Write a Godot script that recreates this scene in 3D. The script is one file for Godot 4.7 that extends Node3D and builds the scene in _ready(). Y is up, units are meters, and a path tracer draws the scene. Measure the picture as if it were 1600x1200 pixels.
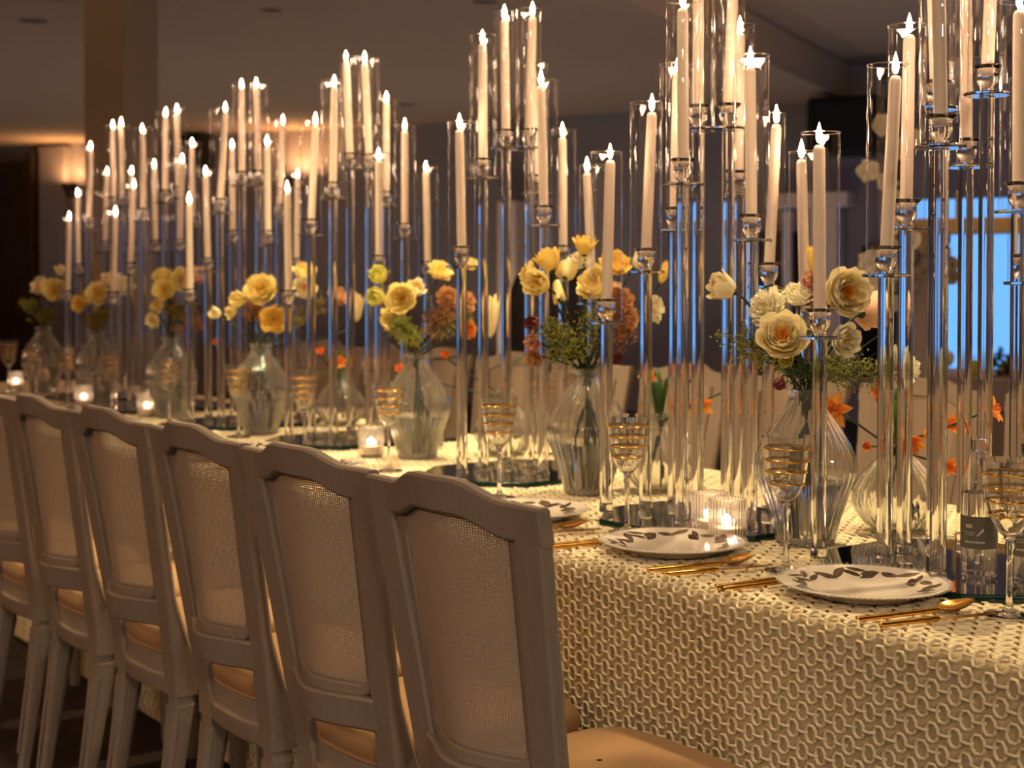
extends Node3D
# A long candle-lit banquet table: crystal candlesticks, fluted vases of garden roses, cane-backed chairs.
# World: x runs across the table (towards its far side), y up, -z runs along the table away from the camera.

var M := {}
var counts := {}
var rng := RandomNumberGenerator.new()
const TOP := 0.76          # height of the table top
const TRAY := 0.772        # top of the mirror trays

# ---------------------------------------------------------------- mesh building
class Shape:
	var v := PackedVector3Array()
	var n := PackedVector3Array()
	var uv := PackedVector2Array()
	var ix := PackedInt32Array()

	# rows of points; each block is smooth inside itself
	func grid(rows: Array, wrap := false, flip := false) -> void:
		var base := v.size()
		var R: int = rows.size()
		var C: int = rows[0].size()
		for i in R:
			for j in C:
				v.append(rows[i][j])
				n.append(Vector3.ZERO)
				uv.append(Vector2(float(j) / maxf(C - 1, 1), float(i) / maxf(R - 1, 1)))
		var cols := C if wrap else C - 1
		for i in R - 1:
			for j in cols:
				var a := base + i * C + j
				var b := base + i * C + (j + 1) % C
				var c := base + (i + 1) * C + (j + 1) % C
				var d := base + (i + 1) * C + j
				if flip:
					tri(a, c, b); tri(a, d, c)
				else:
					tri(a, b, c); tri(a, c, d)

	func tri(a: int, b: int, c: int) -> void:
		var m := (v[c] - v[a]).cross(v[b] - v[a])
		if m.length_squared() < 1e-22:
			return
		ix.append(a); ix.append(b); ix.append(c)
		n[a] += m; n[b] += m; n[c] += m

	func flat_tri(a: Vector3, b: Vector3, c: Vector3) -> void:
		var k := v.size()
		for p in [a, b, c]:
			v.append(p); n.append(Vector3.ZERO); uv.append(Vector2(p.x, p.z))
		tri(k, k + 1, k + 2)

	# a convex flat-faced polygon facing `out`
	func face(p: Array, out: Vector3) -> void:
		var m: Vector3 = (p[2] - p[0]).cross(p[1] - p[0])
		var q := p.duplicate()
		if m.dot(out) < 0.0:
			q.reverse()
		var k := v.size()
		for t in q:
			v.append(t); n.append(Vector3.ZERO); uv.append(Vector2(t.x, t.z))
		for i in range(1, q.size() - 1):
			tri(k, k + i, k + i + 1)

	# profile (radius, height) from the bottom axis outwards and up to the top axis; sharp bends stay sharp
	func lathe(p: Array, seg := 24, at := Vector3.ZERO, ribs := 0, depth := 0.0, crease := 0.6) -> void:
		var start := 0
		for k in range(1, p.size()):
			var last: bool = k == p.size() - 1
			var cut := last
			if not last:
				var d0: Vector2 = (p[k] - p[k - 1]).normalized()
				var d1: Vector2 = (p[k + 1] - p[k]).normalized()
				cut = absf(d0.angle_to(d1)) > crease
			if cut:
				var rows := []
				for i in range(start, k + 1):
					var row := PackedVector3Array()
					for j in seg:
						var t := TAU * j / seg
						var r: float = p[i].x
						if ribs > 0:
							r *= 1.0 + depth * cos(ribs * t)
						row.append(at + Vector3(r * cos(t), p[i].y, r * sin(t)))
					rows.append(row)
				grid(rows, true)
				start = k

	func tube(path: Array, radii: Array, seg := 8, caps := true) -> void:
		var rows := []
		var u := Vector3.ZERO
		var count := path.size()
		for i in count:
			var t: Vector3 = (path[mini(i + 1, count - 1)] - path[maxi(i - 1, 0)]).normalized()
			if u == Vector3.ZERO:
				u = t.cross(Vector3.UP if absf(t.y) < 0.9 else Vector3.RIGHT).normalized()
			u = (u - t * u.dot(t)).normalized()
			var w := u.cross(t)
			var row := PackedVector3Array()
			var r: float = radii[mini(i, radii.size() - 1)]
			for j in seg:
				var a := TAU * j / seg
				row.append(path[i] + (u * cos(a) + w * sin(a)) * r)
			rows.append(row)
		grid(rows, true)
		if caps:
			var c0 := PackedVector3Array(); var c1 := PackedVector3Array()
			for j in seg:
				c0.append(path[0]); c1.append(path[count - 1])
			grid([c0, rows[0]], true)
			grid([rows[count - 1], c1], true)

	func ring(center: Vector3, axis: Vector3, radius: float, thick: float, seg := 32, side := 6) -> void:
		var a := axis.normalized()
		var u := a.cross(Vector3.UP if absf(a.y) < 0.9 else Vector3.RIGHT).normalized()
		var w := u.cross(a)
		var rows := []
		for i in seg + 1:
			var t := TAU * i / seg
			var d := u * cos(t) + w * sin(t)
			var row := PackedVector3Array()
			for j in side:
				var s := TAU * j / side
				row.append(center + d * (radius + thick * cos(s)) - a * thick * sin(s))
			rows.append(row)
		grid(rows, true)

	# rings of points, each closed; facets between neighbouring points stay sharp unless smooth
	func loft(rings: Array, smooth := false, caps := true) -> void:
		var C: int = rings[0].size()
		var mid := Vector3.ZERO
		var vol := 0.0
		for i in rings.size() - 1:
			var c0 := center_of(rings[i])
			var c1 := center_of(rings[i + 1])
			mid = (c0 + c1) * 0.5
			for j in C:
				var a: Vector3 = rings[i][j] - mid
				var b: Vector3 = rings[i][(j + 1) % C] - mid
				var c: Vector3 = rings[i + 1][(j + 1) % C] - mid
				vol += ((c - a).cross(b - a)).dot(a + c)
		var flip := vol < 0.0
		if smooth:
			grid(rings, true, flip)
		else:
			for j in C:
				var rows := []
				for r in rings:
					rows.append(PackedVector3Array([r[j], r[(j + 1) % C]]))
				grid(rows, false, flip)
		if caps:
			face(Array(rings[0]), center_of(rings[0]) - center_of(rings[1]))
			face(Array(rings[-1]), center_of(rings[-1]) - center_of(rings[-2]))

	func center_of(r) -> Vector3:
		var s := Vector3.ZERO
		for p in r:
			s += p
		return s / r.size()

	# box with chamfered edges
	func box(at: Vector3, size: Vector3, ch := 0.003, turn := Basis.IDENTITY) -> void:
		var h := size * 0.5
		var c := minf(ch, minf(h.x, minf(h.y, h.z)) * 0.9)
		var P := func(x: float, y: float, z: float) -> Vector3: return at + turn * Vector3(x, y, z)
		for s in [-1, 1]:
			face([P.call(s * h.x, -h.y + c, -h.z + c), P.call(s * h.x, h.y - c, -h.z + c), P.call(s * h.x, h.y - c, h.z - c), P.call(s * h.x, -h.y + c, h.z - c)], turn.x * s)
			face([P.call(-h.x + c, s * h.y, -h.z + c), P.call(h.x - c, s * h.y, -h.z + c), P.call(h.x - c, s * h.y, h.z - c), P.call(-h.x + c, s * h.y, h.z - c)], turn.y * s)
			face([P.call(-h.x + c, -h.y + c, s * h.z), P.call(h.x - c, -h.y + c, s * h.z), P.call(h.x - c, h.y - c, s * h.z), P.call(-h.x + c, h.y - c, s * h.z)], turn.z * s)
			for q in [-1, 1]:
				face([P.call(s * h.x, q * (h.y - c), -h.z + c), P.call(s * h.x, q * (h.y - c), h.z - c), P.call(s * (h.x - c), q * h.y, h.z - c), P.call(s * (h.x - c), q * h.y, -h.z + c)], turn * Vector3(s, q, 0))
				face([P.call(s * h.x, -h.y + c, q * (h.z - c)), P.call(s * h.x, h.y - c, q * (h.z - c)), P.call(s * (h.x - c), h.y - c, q * h.z), P.call(s * (h.x - c), -h.y + c, q * h.z)], turn * Vector3(s, 0, q))
				face([P.call(-h.x + c, s * h.y, q * (h.z - c)), P.call(h.x - c, s * h.y, q * (h.z - c)), P.call(h.x - c, s * (h.y - c), q * h.z), P.call(-h.x + c, s * (h.y - c), q * h.z)], turn * Vector3(0, s, q))
				for w in [-1, 1]:
					face([P.call(s * h.x, q * (h.y - c), w * (h.z - c)), P.call(s * (h.x - c), q * h.y, w * (h.z - c)), P.call(s * (h.x - c), q * (h.y - c), w * h.z)], turn * Vector3(s, q, w))

	func mesh(m: Material) -> ArrayMesh:
		var nn := PackedVector3Array()
		nn.resize(n.size())
		for i in n.size():
			nn[i] = n[i].normalized() if n[i] != Vector3.ZERO else Vector3.UP
		var a := []
		a.resize(Mesh.ARRAY_MAX)
		a[Mesh.ARRAY_VERTEX] = v; a[Mesh.ARRAY_NORMAL] = nn; a[Mesh.ARRAY_TEX_UV] = uv; a[Mesh.ARRAY_INDEX] = ix
		var out := ArrayMesh.new()
		out.add_surface_from_arrays(Mesh.PRIMITIVE_TRIANGLES, a)
		out.surface_set_material(0, m)
		return out

# ---------------------------------------------------------------- naming and scene helpers
func numbered(called: String, parent: Node) -> String:
	var key := "%d/%s" % [parent.get_instance_id(), called]
	var k: int = counts.get(key, 0)
	counts[key] = k + 1
	return called if k == 0 else "%s_%03d" % [called, k]

func tag(o: Node, label: String, category: String, group := "") -> void:
	o.set_meta("label", label); o.set_meta("category", category)
	if group != "":
		o.set_meta("group", group)

func thing(called: String, label: String, category: String, at := Vector3.ZERO, turn := 0.0, group := "") -> Node3D:
	var o := Node3D.new()
	o.name = numbered(called, self)
	add_child(o, true)
	o.position = at; o.rotation.y = turn
	tag(o, label, category, group)
	return o

func put(called: String, mesh: Mesh, parent: Node, at := Transform3D.IDENTITY) -> MeshInstance3D:
	var o := MeshInstance3D.new()
	o.name = numbered(called, parent)
	o.mesh = mesh
	o.transform = at
	o.cast_shadow = GeometryInstance3D.SHADOW_CASTING_SETTING_ON
	parent.add_child(o, true)
	return o

func part(called: String, s: Shape, m: Material, parent: Node) -> MeshInstance3D:
	return put(called, s.mesh(m), parent)

func struct(called: String, s: Shape, m: Material, parent: Node = self) -> MeshInstance3D:
	var o := put(called, s.mesh(m), parent)
	if parent == self:
		o.set_meta("kind", "structure")
	return o

func copy_of(o: Node3D, at: Vector3, turn: float, label: String) -> Node3D:
	var base := String(o.name).split("_0")[0]
	var c: Node3D = o.duplicate()
	c.name = numbered(base, self)
	add_child(c, true)
	c.position = at; c.rotation.y = turn
	c.set_meta("label", label)
	return c

func at_dir(dir: Vector3, origin := Vector3.ZERO, spin := 0.0, scale := 1.0) -> Transform3D:
	var y := dir.normalized()
	var x := y.cross(Vector3.FORWARD if absf(y.z) < 0.9 else Vector3.RIGHT).normalized()
	var b := Basis(x, y, x.cross(y))
	return Transform3D(b * Basis(Vector3.UP, spin) * scale, origin)

func mat(color: Color, rough := 0.6, metal := 0.0) -> StandardMaterial3D:
	var m := StandardMaterial3D.new()
	m.albedo_color = color; m.roughness = rough; m.metallic = metal
	return m

func pane(alpha := 0.03, color := Color(1, 1, 1)) -> StandardMaterial3D:
	var m := mat(Color(color.r, color.g, color.b, alpha), 0.0)
	m.transparency = BaseMaterial3D.TRANSPARENCY_ALPHA
	m.cull_mode = BaseMaterial3D.CULL_DISABLED
	return m

func solid_glass(scale := 0.05, color := Color(1, 1, 1), milk := 0.0) -> StandardMaterial3D:
	var m := mat(Color(color.r, color.g, color.b, milk), 0.0)
	m.transparency = BaseMaterial3D.TRANSPARENCY_ALPHA
	m.refraction_enabled = true
	m.refraction_scale = scale
	return m

func noise_tex(freq: float, octaves: int, lo: Color, hi: Color, size := 256, seed_n := 1, as_normal := false, bump := 4.0) -> NoiseTexture2D:
	var f := FastNoiseLite.new()
	f.seed = seed_n; f.frequency = freq; f.fractal_octaves = octaves
	var t := NoiseTexture2D.new()
	t.width = size; t.height = size; t.seamless = true; t.noise = f
	t.as_normal_map = as_normal
	t.bump_strength = bump
	if not as_normal:
		var g := Gradient.new()
		g.set_color(0, lo); g.set_color(1, hi)
		t.color_ramp = g
	return t

func sm(a: float, b: float, x: float) -> float:
	return smoothstep(a, b, x)

func vnoise(p: float, k: float) -> float:
	return sin(p * 12.9898 + k * 78.233) * 0.5 + sin(p * 4.1 + k * 7.7) * 0.5

# ---------------------------------------------------------------- scene
func _ready() -> void:
	rng.seed = 20240611
	# camera: eye at seated-shoulder height beside the table, looking along it
	var cam := Camera3D.new()
	cam.name = "camera"
	cam.projection = Camera3D.PROJECTION_FRUSTUM
	cam.near = 0.05; cam.far = 80.0
	cam.size = 1200.0 / 2300.0 * cam.near
	cam.frustum_offset = Vector2(0, -108.0 / 2300.0 * cam.near)
	cam.position = Vector3(0, 1.26, 0)
	cam.rotation = Vector3(deg_to_rad(-1.3), deg_to_rad(-36.47), 0)
	var lens := CameraAttributesPhysical.new()
	lens.frustum_focal_length = 50.0
	lens.frustum_focus_distance = 2.3
	lens.exposure_aperture = 5.0
	add_child(cam)
	cam.attributes = lens
	cam.current = true
	var we := WorldEnvironment.new()
	we.name = "environment"
	var env := Environment.new()
	env.background_mode = Environment.BG_COLOR
	env.background_color = Color(0, 0, 0)
	env.tonemap_mode = Environment.TONE_MAPPER_LINEAR
	env.tonemap_exposure = 1.08
	env.sdfgi_enabled = true; env.ssao_enabled = true; env.ssil_enabled = true
	we.environment = env
	add_child(we)
	materials()
	room()
	room_lights()
	table_and_cloth()
	chairs()
	trays()
	candlesticks()
	place_settings()
	vases()
	flowers()
	backdrop()

var CANDLE_ENERGY := 0.008
const WARM := Color(1.0, 0.83, 0.68)

func materials() -> void:
	M.wood = mat(Color(0.61, 0.545, 0.48), 0.5)
	M.wood.albedo_texture = noise_tex(0.02, 4, Color(0.93, 0.92, 0.91), Color(1, 1, 1), 512, 3)
	M.wood.uv1_triplanar = true
	M.wood.uv1_scale = Vector3(9, 0.7, 9)
	M.cane = mat(Color(0.68, 0.60, 0.52), 0.7)
	M.velvet = mat(Color(0.66, 0.50, 0.33), 0.85)
	M.velvet.rim_enabled = true; M.velvet.rim = 0.4
	M.cloth = mat(Color(0.82, 0.74, 0.58), 0.9)
	M.felt = mat(Color(0.92, 0.85, 0.70), 0.8)
	M.felt_edge = M.felt
	M.mirror = mat(Color(0.86, 0.88, 0.87), 0.02, 1.0)
	M.tray_edge = mat(Color(0.05, 0.17, 0.15), 0.08)
	M.crystal = solid_glass(0.05)
	M.tube = pane(0.0)
	M.vase = solid_glass(0.05, Color(0.985, 0.99, 0.975), 0.03)
	M.bottle = pane(0.01)
	M.water = solid_glass(0.033)
	M.votive = solid_glass(0.045, Color(0.995, 0.985, 0.96), 0.06)
	M.goblet = solid_glass(0.05, Color(1, 0.998, 0.99), 0.012)
	M.wax = mat(Color(0.88, 0.79, 0.71), 0.45)
	M.wick = mat(Color(0.05, 0.04, 0.035), 0.9)
	M.flame = mat(Color(1, 0.8, 0.5), 0.6)
	M.flame.emission_enabled = true
	M.flame.emission = Color(1.0, 0.86, 0.70); M.flame.emission_energy_multiplier = 60.0
	M.gold = mat(Color(0.86, 0.66, 0.32), 0.18, 1.0)
	M.gold_band = mat(Color(0.84, 0.66, 0.34), 0.2, 1.0)
	M.plate = mat(Color(0.93, 0.90, 0.86), 0.12)
	M.plate.albedo_texture = plate_print()
	M.plate_glaze = mat(Color(0.80, 0.77, 0.72), 0.15)
	M.beads = pane(0.12)
	M.label = mat(Color(0.33, 0.31, 0.27), 0.5)
	M.print = mat(Color(0.75, 0.72, 0.66), 0.6)
	M.stem = mat(Color(0.10, 0.17, 0.05), 0.6)
	M.leaf = mat(Color(0.13, 0.26, 0.07), 0.45)
	M.leaf.backlight_enabled = true; M.leaf.backlight = Color(0.25, 0.35, 0.08)
	M.spray = mat(Color(0.55, 0.55, 0.20), 0.7)
	M.spray_olive = mat(Color(0.50, 0.42, 0.13), 0.7)
	M.spray_rust = mat(Color(0.62, 0.40, 0.20), 0.7)
	M.stalk_gold = mat(Color(0.55, 0.50, 0.10), 0.5)
	for k in [["cream", Color(0.97, 0.92, 0.75)], ["ivory", Color(0.97, 0.94, 0.83)], ["butter", Color(0.97, 0.90, 0.61)], ["yellow", Color(0.96, 0.84, 0.44)], ["apricot", Color(0.96, 0.82, 0.46)],
			["orange", Color(0.96, 0.69, 0.30)], ["deep", Color(0.88, 0.42, 0.14)], ["tangerine", Color(0.95, 0.56, 0.20)], ["saffron", Color(0.96, 0.67, 0.27)], ["lime", Color(0.87, 0.85, 0.45)], ["plum", Color(0.54, 0.28, 0.27)], ["mauve", Color(0.78, 0.55, 0.50)], ["blush", Color(0.93, 0.74, 0.60)],
			["buff", Color(0.77, 0.57, 0.38)], ["white", Color(0.90, 0.86, 0.76)]]:
		var p := mat(k[1], 0.6)
		p.backlight_enabled = true
		p.backlight = k[1] * 0.7
		M[k[0]] = p
	# room
	M.ceiling = mat(Color(0.66, 0.59, 0.53), 0.9)
	M.wall = mat(Color(0.55, 0.53, 0.55), 0.9)
	M.floor = mat(Color(0.20, 0.12, 0.09), 0.9)
	M.floor.albedo_texture = noise_tex(0.03, 4, Color(0.5, 0.5, 0.5), Color(1, 1, 1), 512, 9)
	M.floor.uv1_triplanar = true; M.floor.uv1_scale = Vector3(0.7, 0.7, 0.7)
	M.column = mat(Color(0.62, 0.54, 0.46), 0.8)
	M.door = mat(Color(0.24, 0.17, 0.12), 0.6)
	M.trim = mat(Color(0.93, 0.86, 0.79), 0.7)
	M.black = mat(Color(0.012, 0.012, 0.015), 0.5)
	M.grille = mat(Color(0.03, 0.03, 0.035), 0.8)
	M.can = mat(Color(0.22, 0.21, 0.20), 0.6)
	M.navy = mat(Color(0.01, 0.05, 0.12), 0.1)
	M.linen = mat(Color(0.60, 0.54, 0.50), 0.9)
	M.gilt = mat(Color(0.80, 0.68, 0.42), 0.5)
	M.blue = mat(Color(0.02, 0.05, 0.1), 0.6)
	M.blue.emission_enabled = true
	M.blue.emission = Color(0.42, 0.69, 1.0); M.blue.emission_energy_multiplier = 1.15
	M.lamp = mat(Color(1, 0.9, 0.75), 0.6)
	M.lamp.emission_enabled = true
	M.lamp.emission = Color(1.0, 0.80, 0.58); M.lamp.emission_energy_multiplier = 2.0

# off-white plate with a wreath of taupe leaves round its rim
func plate_print() -> ImageTexture:
	var s := 384
	var im := Image.create(s, s, false, Image.FORMAT_RGB8)
	var r2 := RandomNumberGenerator.new()
	r2.seed = 5
	var leaves := []
	for k in 44:
		var a := TAU * k / 22.0 + r2.randf_range(-0.06, 0.06)
		leaves.append([Vector2(cos(a), sin(a)) * r2.randf_range(0.66, 0.86), a + r2.randf_range(0.5, 1.3) * (1 if k % 2 == 0 else -1), r2.randf_range(0.10, 0.17), r2.randf_range(0.035, 0.062), r2.randf_range(0.25, 0.5)])
	for y in s:
		for x in s:
			var p := Vector2(x + 0.5, y + 0.5) / s * 2.0 - Vector2.ONE
			var c := Color(0.95, 0.92, 0.88)
			var rad := p.length()
			if rad > 0.42 and rad < 0.99:
				for l in leaves:
					var d: Vector2 = (p - l[0]).rotated(-l[1])
					if absf(d.x) < l[2]:
						var w: float = l[3] * (1.0 - pow(absf(d.x) / l[2], 2.0))
						if absf(d.y) < w:
							var g: float = l[4] + (0.12 if absf(d.y) < 0.006 else 0.0)
							c = Color(g * 0.92, g * 0.78, g * 0.66)
			im.set_pixel(x, y, c)
	return ImageTexture.create_from_image(im)

# ---------------------------------------------------------------- the room: its own axes, turned from the table's
const RA := Vector3(0.8915, 0, -0.4530)   # along the room, away
const RB := Vector3(0.4530, 0, 0.8915)    # across the room, to the right
func rp(b: float, y: float, a: float) -> Vector3:
	return RB * b + RA * a + Vector3(0, y, 0)
func room_turn() -> Basis:
	return Basis(RB, Vector3.UP, -RA)
func slab(called: String, b0: float, b1: float, y0: float, y1: float, a0: float, a1: float, m: Material, parent: Node = self, ch := 0.004) -> MeshInstance3D:
	var s := Shape.new()
	s.box(rp((b0 + b1) / 2, (y0 + y1) / 2, (a0 + a1) / 2), Vector3(b1 - b0, y1 - y0, a1 - a0), ch, room_turn())
	return struct(called, s, m, parent)

func room() -> void:
	var LOW := 2.9
	var HIGH := 3.21
	slab("floor", -17.4, 8.4, -0.2, 0.0, -8.4, 13.6, M.floor)
	slab("wall_far", -17.4, 8.4, 0.0, 3.6, 13.3, 13.6, M.wall)
	slab("wall_near", -17.4, 8.4, 0.0, 3.6, -8.4, -8.1, M.wall)
	slab("wall_left", -17.4, -17.1, 0.0, 3.6, -8.1, 13.3, M.wall)
	slab("wall_right", 8.1, 8.4, 0.0, 3.6, -8.1, 13.3, M.wall)
	slab("ceiling", -17.1, -3.26, LOW, 3.6, -8.1, 13.3, M.ceiling)
	slab("ceiling", -3.26, 8.1, HIGH, 3.6, -8.1, 13.3, M.ceiling)
	# recessed cans and speakers in the low ceiling, switched off
	var spots := [[-6.86, 6.97, 0.09, "dark round recessed speaker in the ceiling at the far left corner"], [-4.02, 7.68, 0.075, "dark recessed can set in the ceiling above the third candle group from the right"],
		[-6.99, 11.8, 0.08, "faint recessed can in the ceiling above the white column of the fourth candle group"], [-5.30, 7.34, 0.06, "small pale ceiling fitting high above the fifth candle group from the right"]]
	for s in spots:
		var t := thing("ceiling_fitting", s[3], "ceiling light", rp(s[0], LOW, s[1]))
		var a := Shape.new()
		a.lathe([Vector2(s[2], 0.0), Vector2(s[2] * 1.25, -0.006), Vector2(s[2] * 1.3, 0.0)], 28)
		part("trim_ring", a, M.ceiling, t)
		var b := Shape.new()
		b.lathe([Vector2(0.0, -0.001), Vector2(s[2], -0.001), Vector2(s[2], 0.002)], 28)
		part("baffle", b, M.can, t)
	# square column at the left
	var col := slab("column_1", -5.97, -5.67, 0.0, LOW, 6.45, 6.75, M.column, self, 0.01)
	slab("column_base", -6.0, -5.64, 0.0, 0.18, 6.42, 6.78, M.column, col, 0.01)
	# far wall: a dark doorway at the left edge, then pale panels
	var d1 := slab("door_1", -14.8, -13.1, 0.0, 2.70, 13.2, 13.31, M.door)
	slab("door_frame", -13.1, -12.98, 0.0, 2.80, 13.16, 13.31, M.door, d1)
	slab("door_panel", -14.3, -13.4, 0.4, 2.2, 13.17, 13.22, M.door, d1)
	slab("trim_1", -12.9, -12.5, 0.0, 2.86, 13.18, 13.31, M.wall)
	slab("trim_2", -12.1, -11.85, 0.0, 2.5, 13.2, 13.31, M.trim)
	# glazed garden doors at the right of the far wall, with a lit cornice above
	var d2 := slab("door_2", -4.05, -3.82, 0.0, 1.72, 13.2, 13.31, M.navy)
	slab("door_frame", -3.82, -3.74, 0.0, 1.9, 13.14, 13.31, M.trim, d2)
	slab("window_1", -3.74, -3.62, 0.2, 1.72, 13.2, 13.31, M.navy)
	slab("trim_3", -3.95, -3.2, 1.93, 2.06, 13.05, 13.31, M.trim)
	slab("window_2", -3.1, -2.4, 0.5, 1.58, 13.2, 13.31, M.navy)
	slab("trim_4", -3.55, -3.3, 0.0, 1.93, 13.1, 13.31, M.trim)
	# pale pier behind the middle of the table
	slab("trim_5", -6.62, -6.42, 0.0, 2.05, 12.9, 13.31, M.trim)

func room_lights() -> void:
	# ceiling panels over the near end of the room, behind the camera
	var k := 0
	for at in [rp(-1.5, 3.18, -3.0), rp(2.5, 3.18, -2.0), rp(1.5, 3.18, -5.0)]:
		var t := thing("ceiling_panel_light", ["glowing ceiling panel behind the camera, nearest the table", "glowing ceiling panel behind the camera, to the right", "glowing ceiling panel behind the camera, farthest back"][k], "ceiling light", at)
		k += 1
		var s := Shape.new()
		s.box(Vector3.ZERO, Vector3(0.6, 0.03, 0.6), 0.006)
		part("panel", s, M.lamp, t)
		var l := AreaLight3D.new()
		l.name = "panel_glow"
		l.area_size = Vector2(0.58, 0.58)
		l.light_color = Color(1.0, 0.91, 0.82)
		l.light_energy = [5.4, 12.0, 11.0][k - 1]
		l.area_range = 40.0
		l.shadow_enabled = true
		t.add_child(l)
		l.position = Vector3(0, -0.03, 0)
		l.rotation.x = -PI / 2
	# pin spots on a track over the far side of the table
	var i := 0
	for z in [-1.3, -2.6, -3.9, -5.2, -6.5]:
		var at := Vector3(2.80, 3.06, z)
		pin_spot("black ceiling pin spot over the table, %s from the near end" % ORD[i], at, Vector3(-0.55, -2.3, 0.0).normalized(), [3.3, 4.6, 6.4, 7.6, 7.6][i])
		i += 1
	# the same over the near side, dimmer
	i = 0
	for z in [-0.8, -2.3, -3.8, -5.2, -6.6]:
		var at := Vector3(0.95, 3.06, z)
		pin_spot("black ceiling pin spot over the chairs, %s from the near end" % ORD[i], at, Vector3(1.2, -2.2, -0.1).normalized(), [0.5, 1.7, 4.0, 7.0, 9.0][i])
		i += 1
	# floor uplights behind the far chairs wash the ceiling
	i = 0
	for q in [[-4.6, 7.6, 1.5], [-7.4, 8.2, 1.5], [-10.0, 9.0, 1.7], [-6.0, 10.8, 1.6], [-9.0, 11.6, 1.5], [-3.8, 11.2, 1.5], [-12.4, 11.0, 1.5], [-6.3, 12.2, 1.6], [-1.9, 8.9, 1.2], [-0.6, 6.4, 0.8]]:
		var t := thing("floor_uplight", "small black floor uplight hidden behind the far chairs, %s in the row" % ORD[i], "spotlight", rp(q[0], 0.0, q[1]))
		i += 1
		var s := Shape.new()
		s.lathe([Vector2(0, 0), Vector2(0.07, 0), Vector2(0.075, 0.01), Vector2(0.075, 0.10), Vector2(0.06, 0.10), Vector2(0.05, 0.05), Vector2(0, 0.05)], 24)
		part("housing", s, M.black, t)
		s = Shape.new()
		s.lathe([Vector2(0, 0.055), Vector2(0.048, 0.055), Vector2(0.048, 0.062), Vector2(0, 0.064)], 20)
		part("lamp_lens", s, M.lamp, t)
		var l := SpotLight3D.new()
		l.name = "uplight_beam"
		l.light_color = Color(1.0, 0.89, 0.80)
		l.light_energy = q[2] * 0.36
		l.spot_angle = 76.0; l.spot_angle_attenuation = 0.6
		l.spot_range = 12.0; l.spot_attenuation = 2.0
		l.light_size = 0.05
		l.shadow_enabled = true
		t.add_child(l)
		l.position = Vector3(0, 0.12, 0)
		l.rotation.x = PI / 2
	# uplighters out of frame that wash the ceiling
	var n := 0
	for at in [rp(-10.5, 1.9, 2.0), rp(1.6, 1.9, 7.4), rp(-5.2, 1.9, -1.2)]:
		var t := thing("torchere_lamp", ["bronze torchere uplighter far out of frame at the left", "bronze torchere uplighter out of frame at the right", "bronze torchere uplighter behind the camera at the left"][n], "floor lamp", at)
		n += 1
		var s := Shape.new()
		s.lathe([Vector2(0, -1.9), Vector2(0.16, -1.9), Vector2(0.16, -1.88), Vector2(0.014, -1.86), Vector2(0.012, -0.12), Vector2(0.05, -0.10), Vector2(0.20, 0.03), Vector2(0.19, 0.03), Vector2(0.04, -0.08), Vector2(0, -0.08)], 28)
		part("stand", s, M.door, t)
		s = Shape.new()
		s.lathe([Vector2(0, -0.07), Vector2(0.04, -0.05), Vector2(0.05, -0.02), Vector2(0.0, 0.01)], 16)
		part("bulb", s, M.lamp, t)
		var l := OmniLight3D.new()
		l.name = "torchere_glow"
		l.light_color = Color(1.0, 0.84, 0.68)
		l.light_energy = [34.0, 16.0, 12.0][n - 1]
		l.omni_range = 30.0; l.omni_attenuation = 2.0
		l.light_size = 0.05
		l.shadow_enabled = true
		t.add_child(l)
		l.position = Vector3(0, -0.03, 0)
	# wall sconces washing the ceiling by the far wall
	for w in [[-12.3, 13.05, "small bronze wall sconce glowing beside the square column at left"], [-9.17, 13.05, "small bronze wall sconce glowing behind the fourth and fifth candle groups"]]:
		var t := thing("wall_sconce", w[2], "wall lamp", rp(w[0], 2.35, w[1]))
		var s := Shape.new()
		s.lathe([Vector2(0, -0.12), Vector2(0.03, -0.12), Vector2(0.10, 0.05), Vector2(0.09, 0.05), Vector2(0.0, -0.04)], 20)
		part("bowl", s, M.door, t)
		s = Shape.new()
		s.tube([Vector3(0, -0.08, 0), RA * 0.2 + Vector3(0, -0.08, 0)], [0.015], 8)
		part("arm", s, M.door, t)
		s = Shape.new()
		s.lathe([Vector2(0, -0.03), Vector2(0.04, 0.0), Vector2(0.045, 0.03), Vector2(0.0, 0.06)], 16)
		part("bulb", s, M.lamp, t)
		var l := OmniLight3D.new()
		l.name = "sconce_glow"
		l.light_color = Color(1.0, 0.72, 0.45)
		l.light_energy = 0.9
		l.omni_range = 12.0; l.omni_attenuation = 2.0
		l.light_size = 0.04
		l.shadow_enabled = true
		t.add_child(l)
		l.position = Vector3(0, 0.015, 0)

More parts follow.
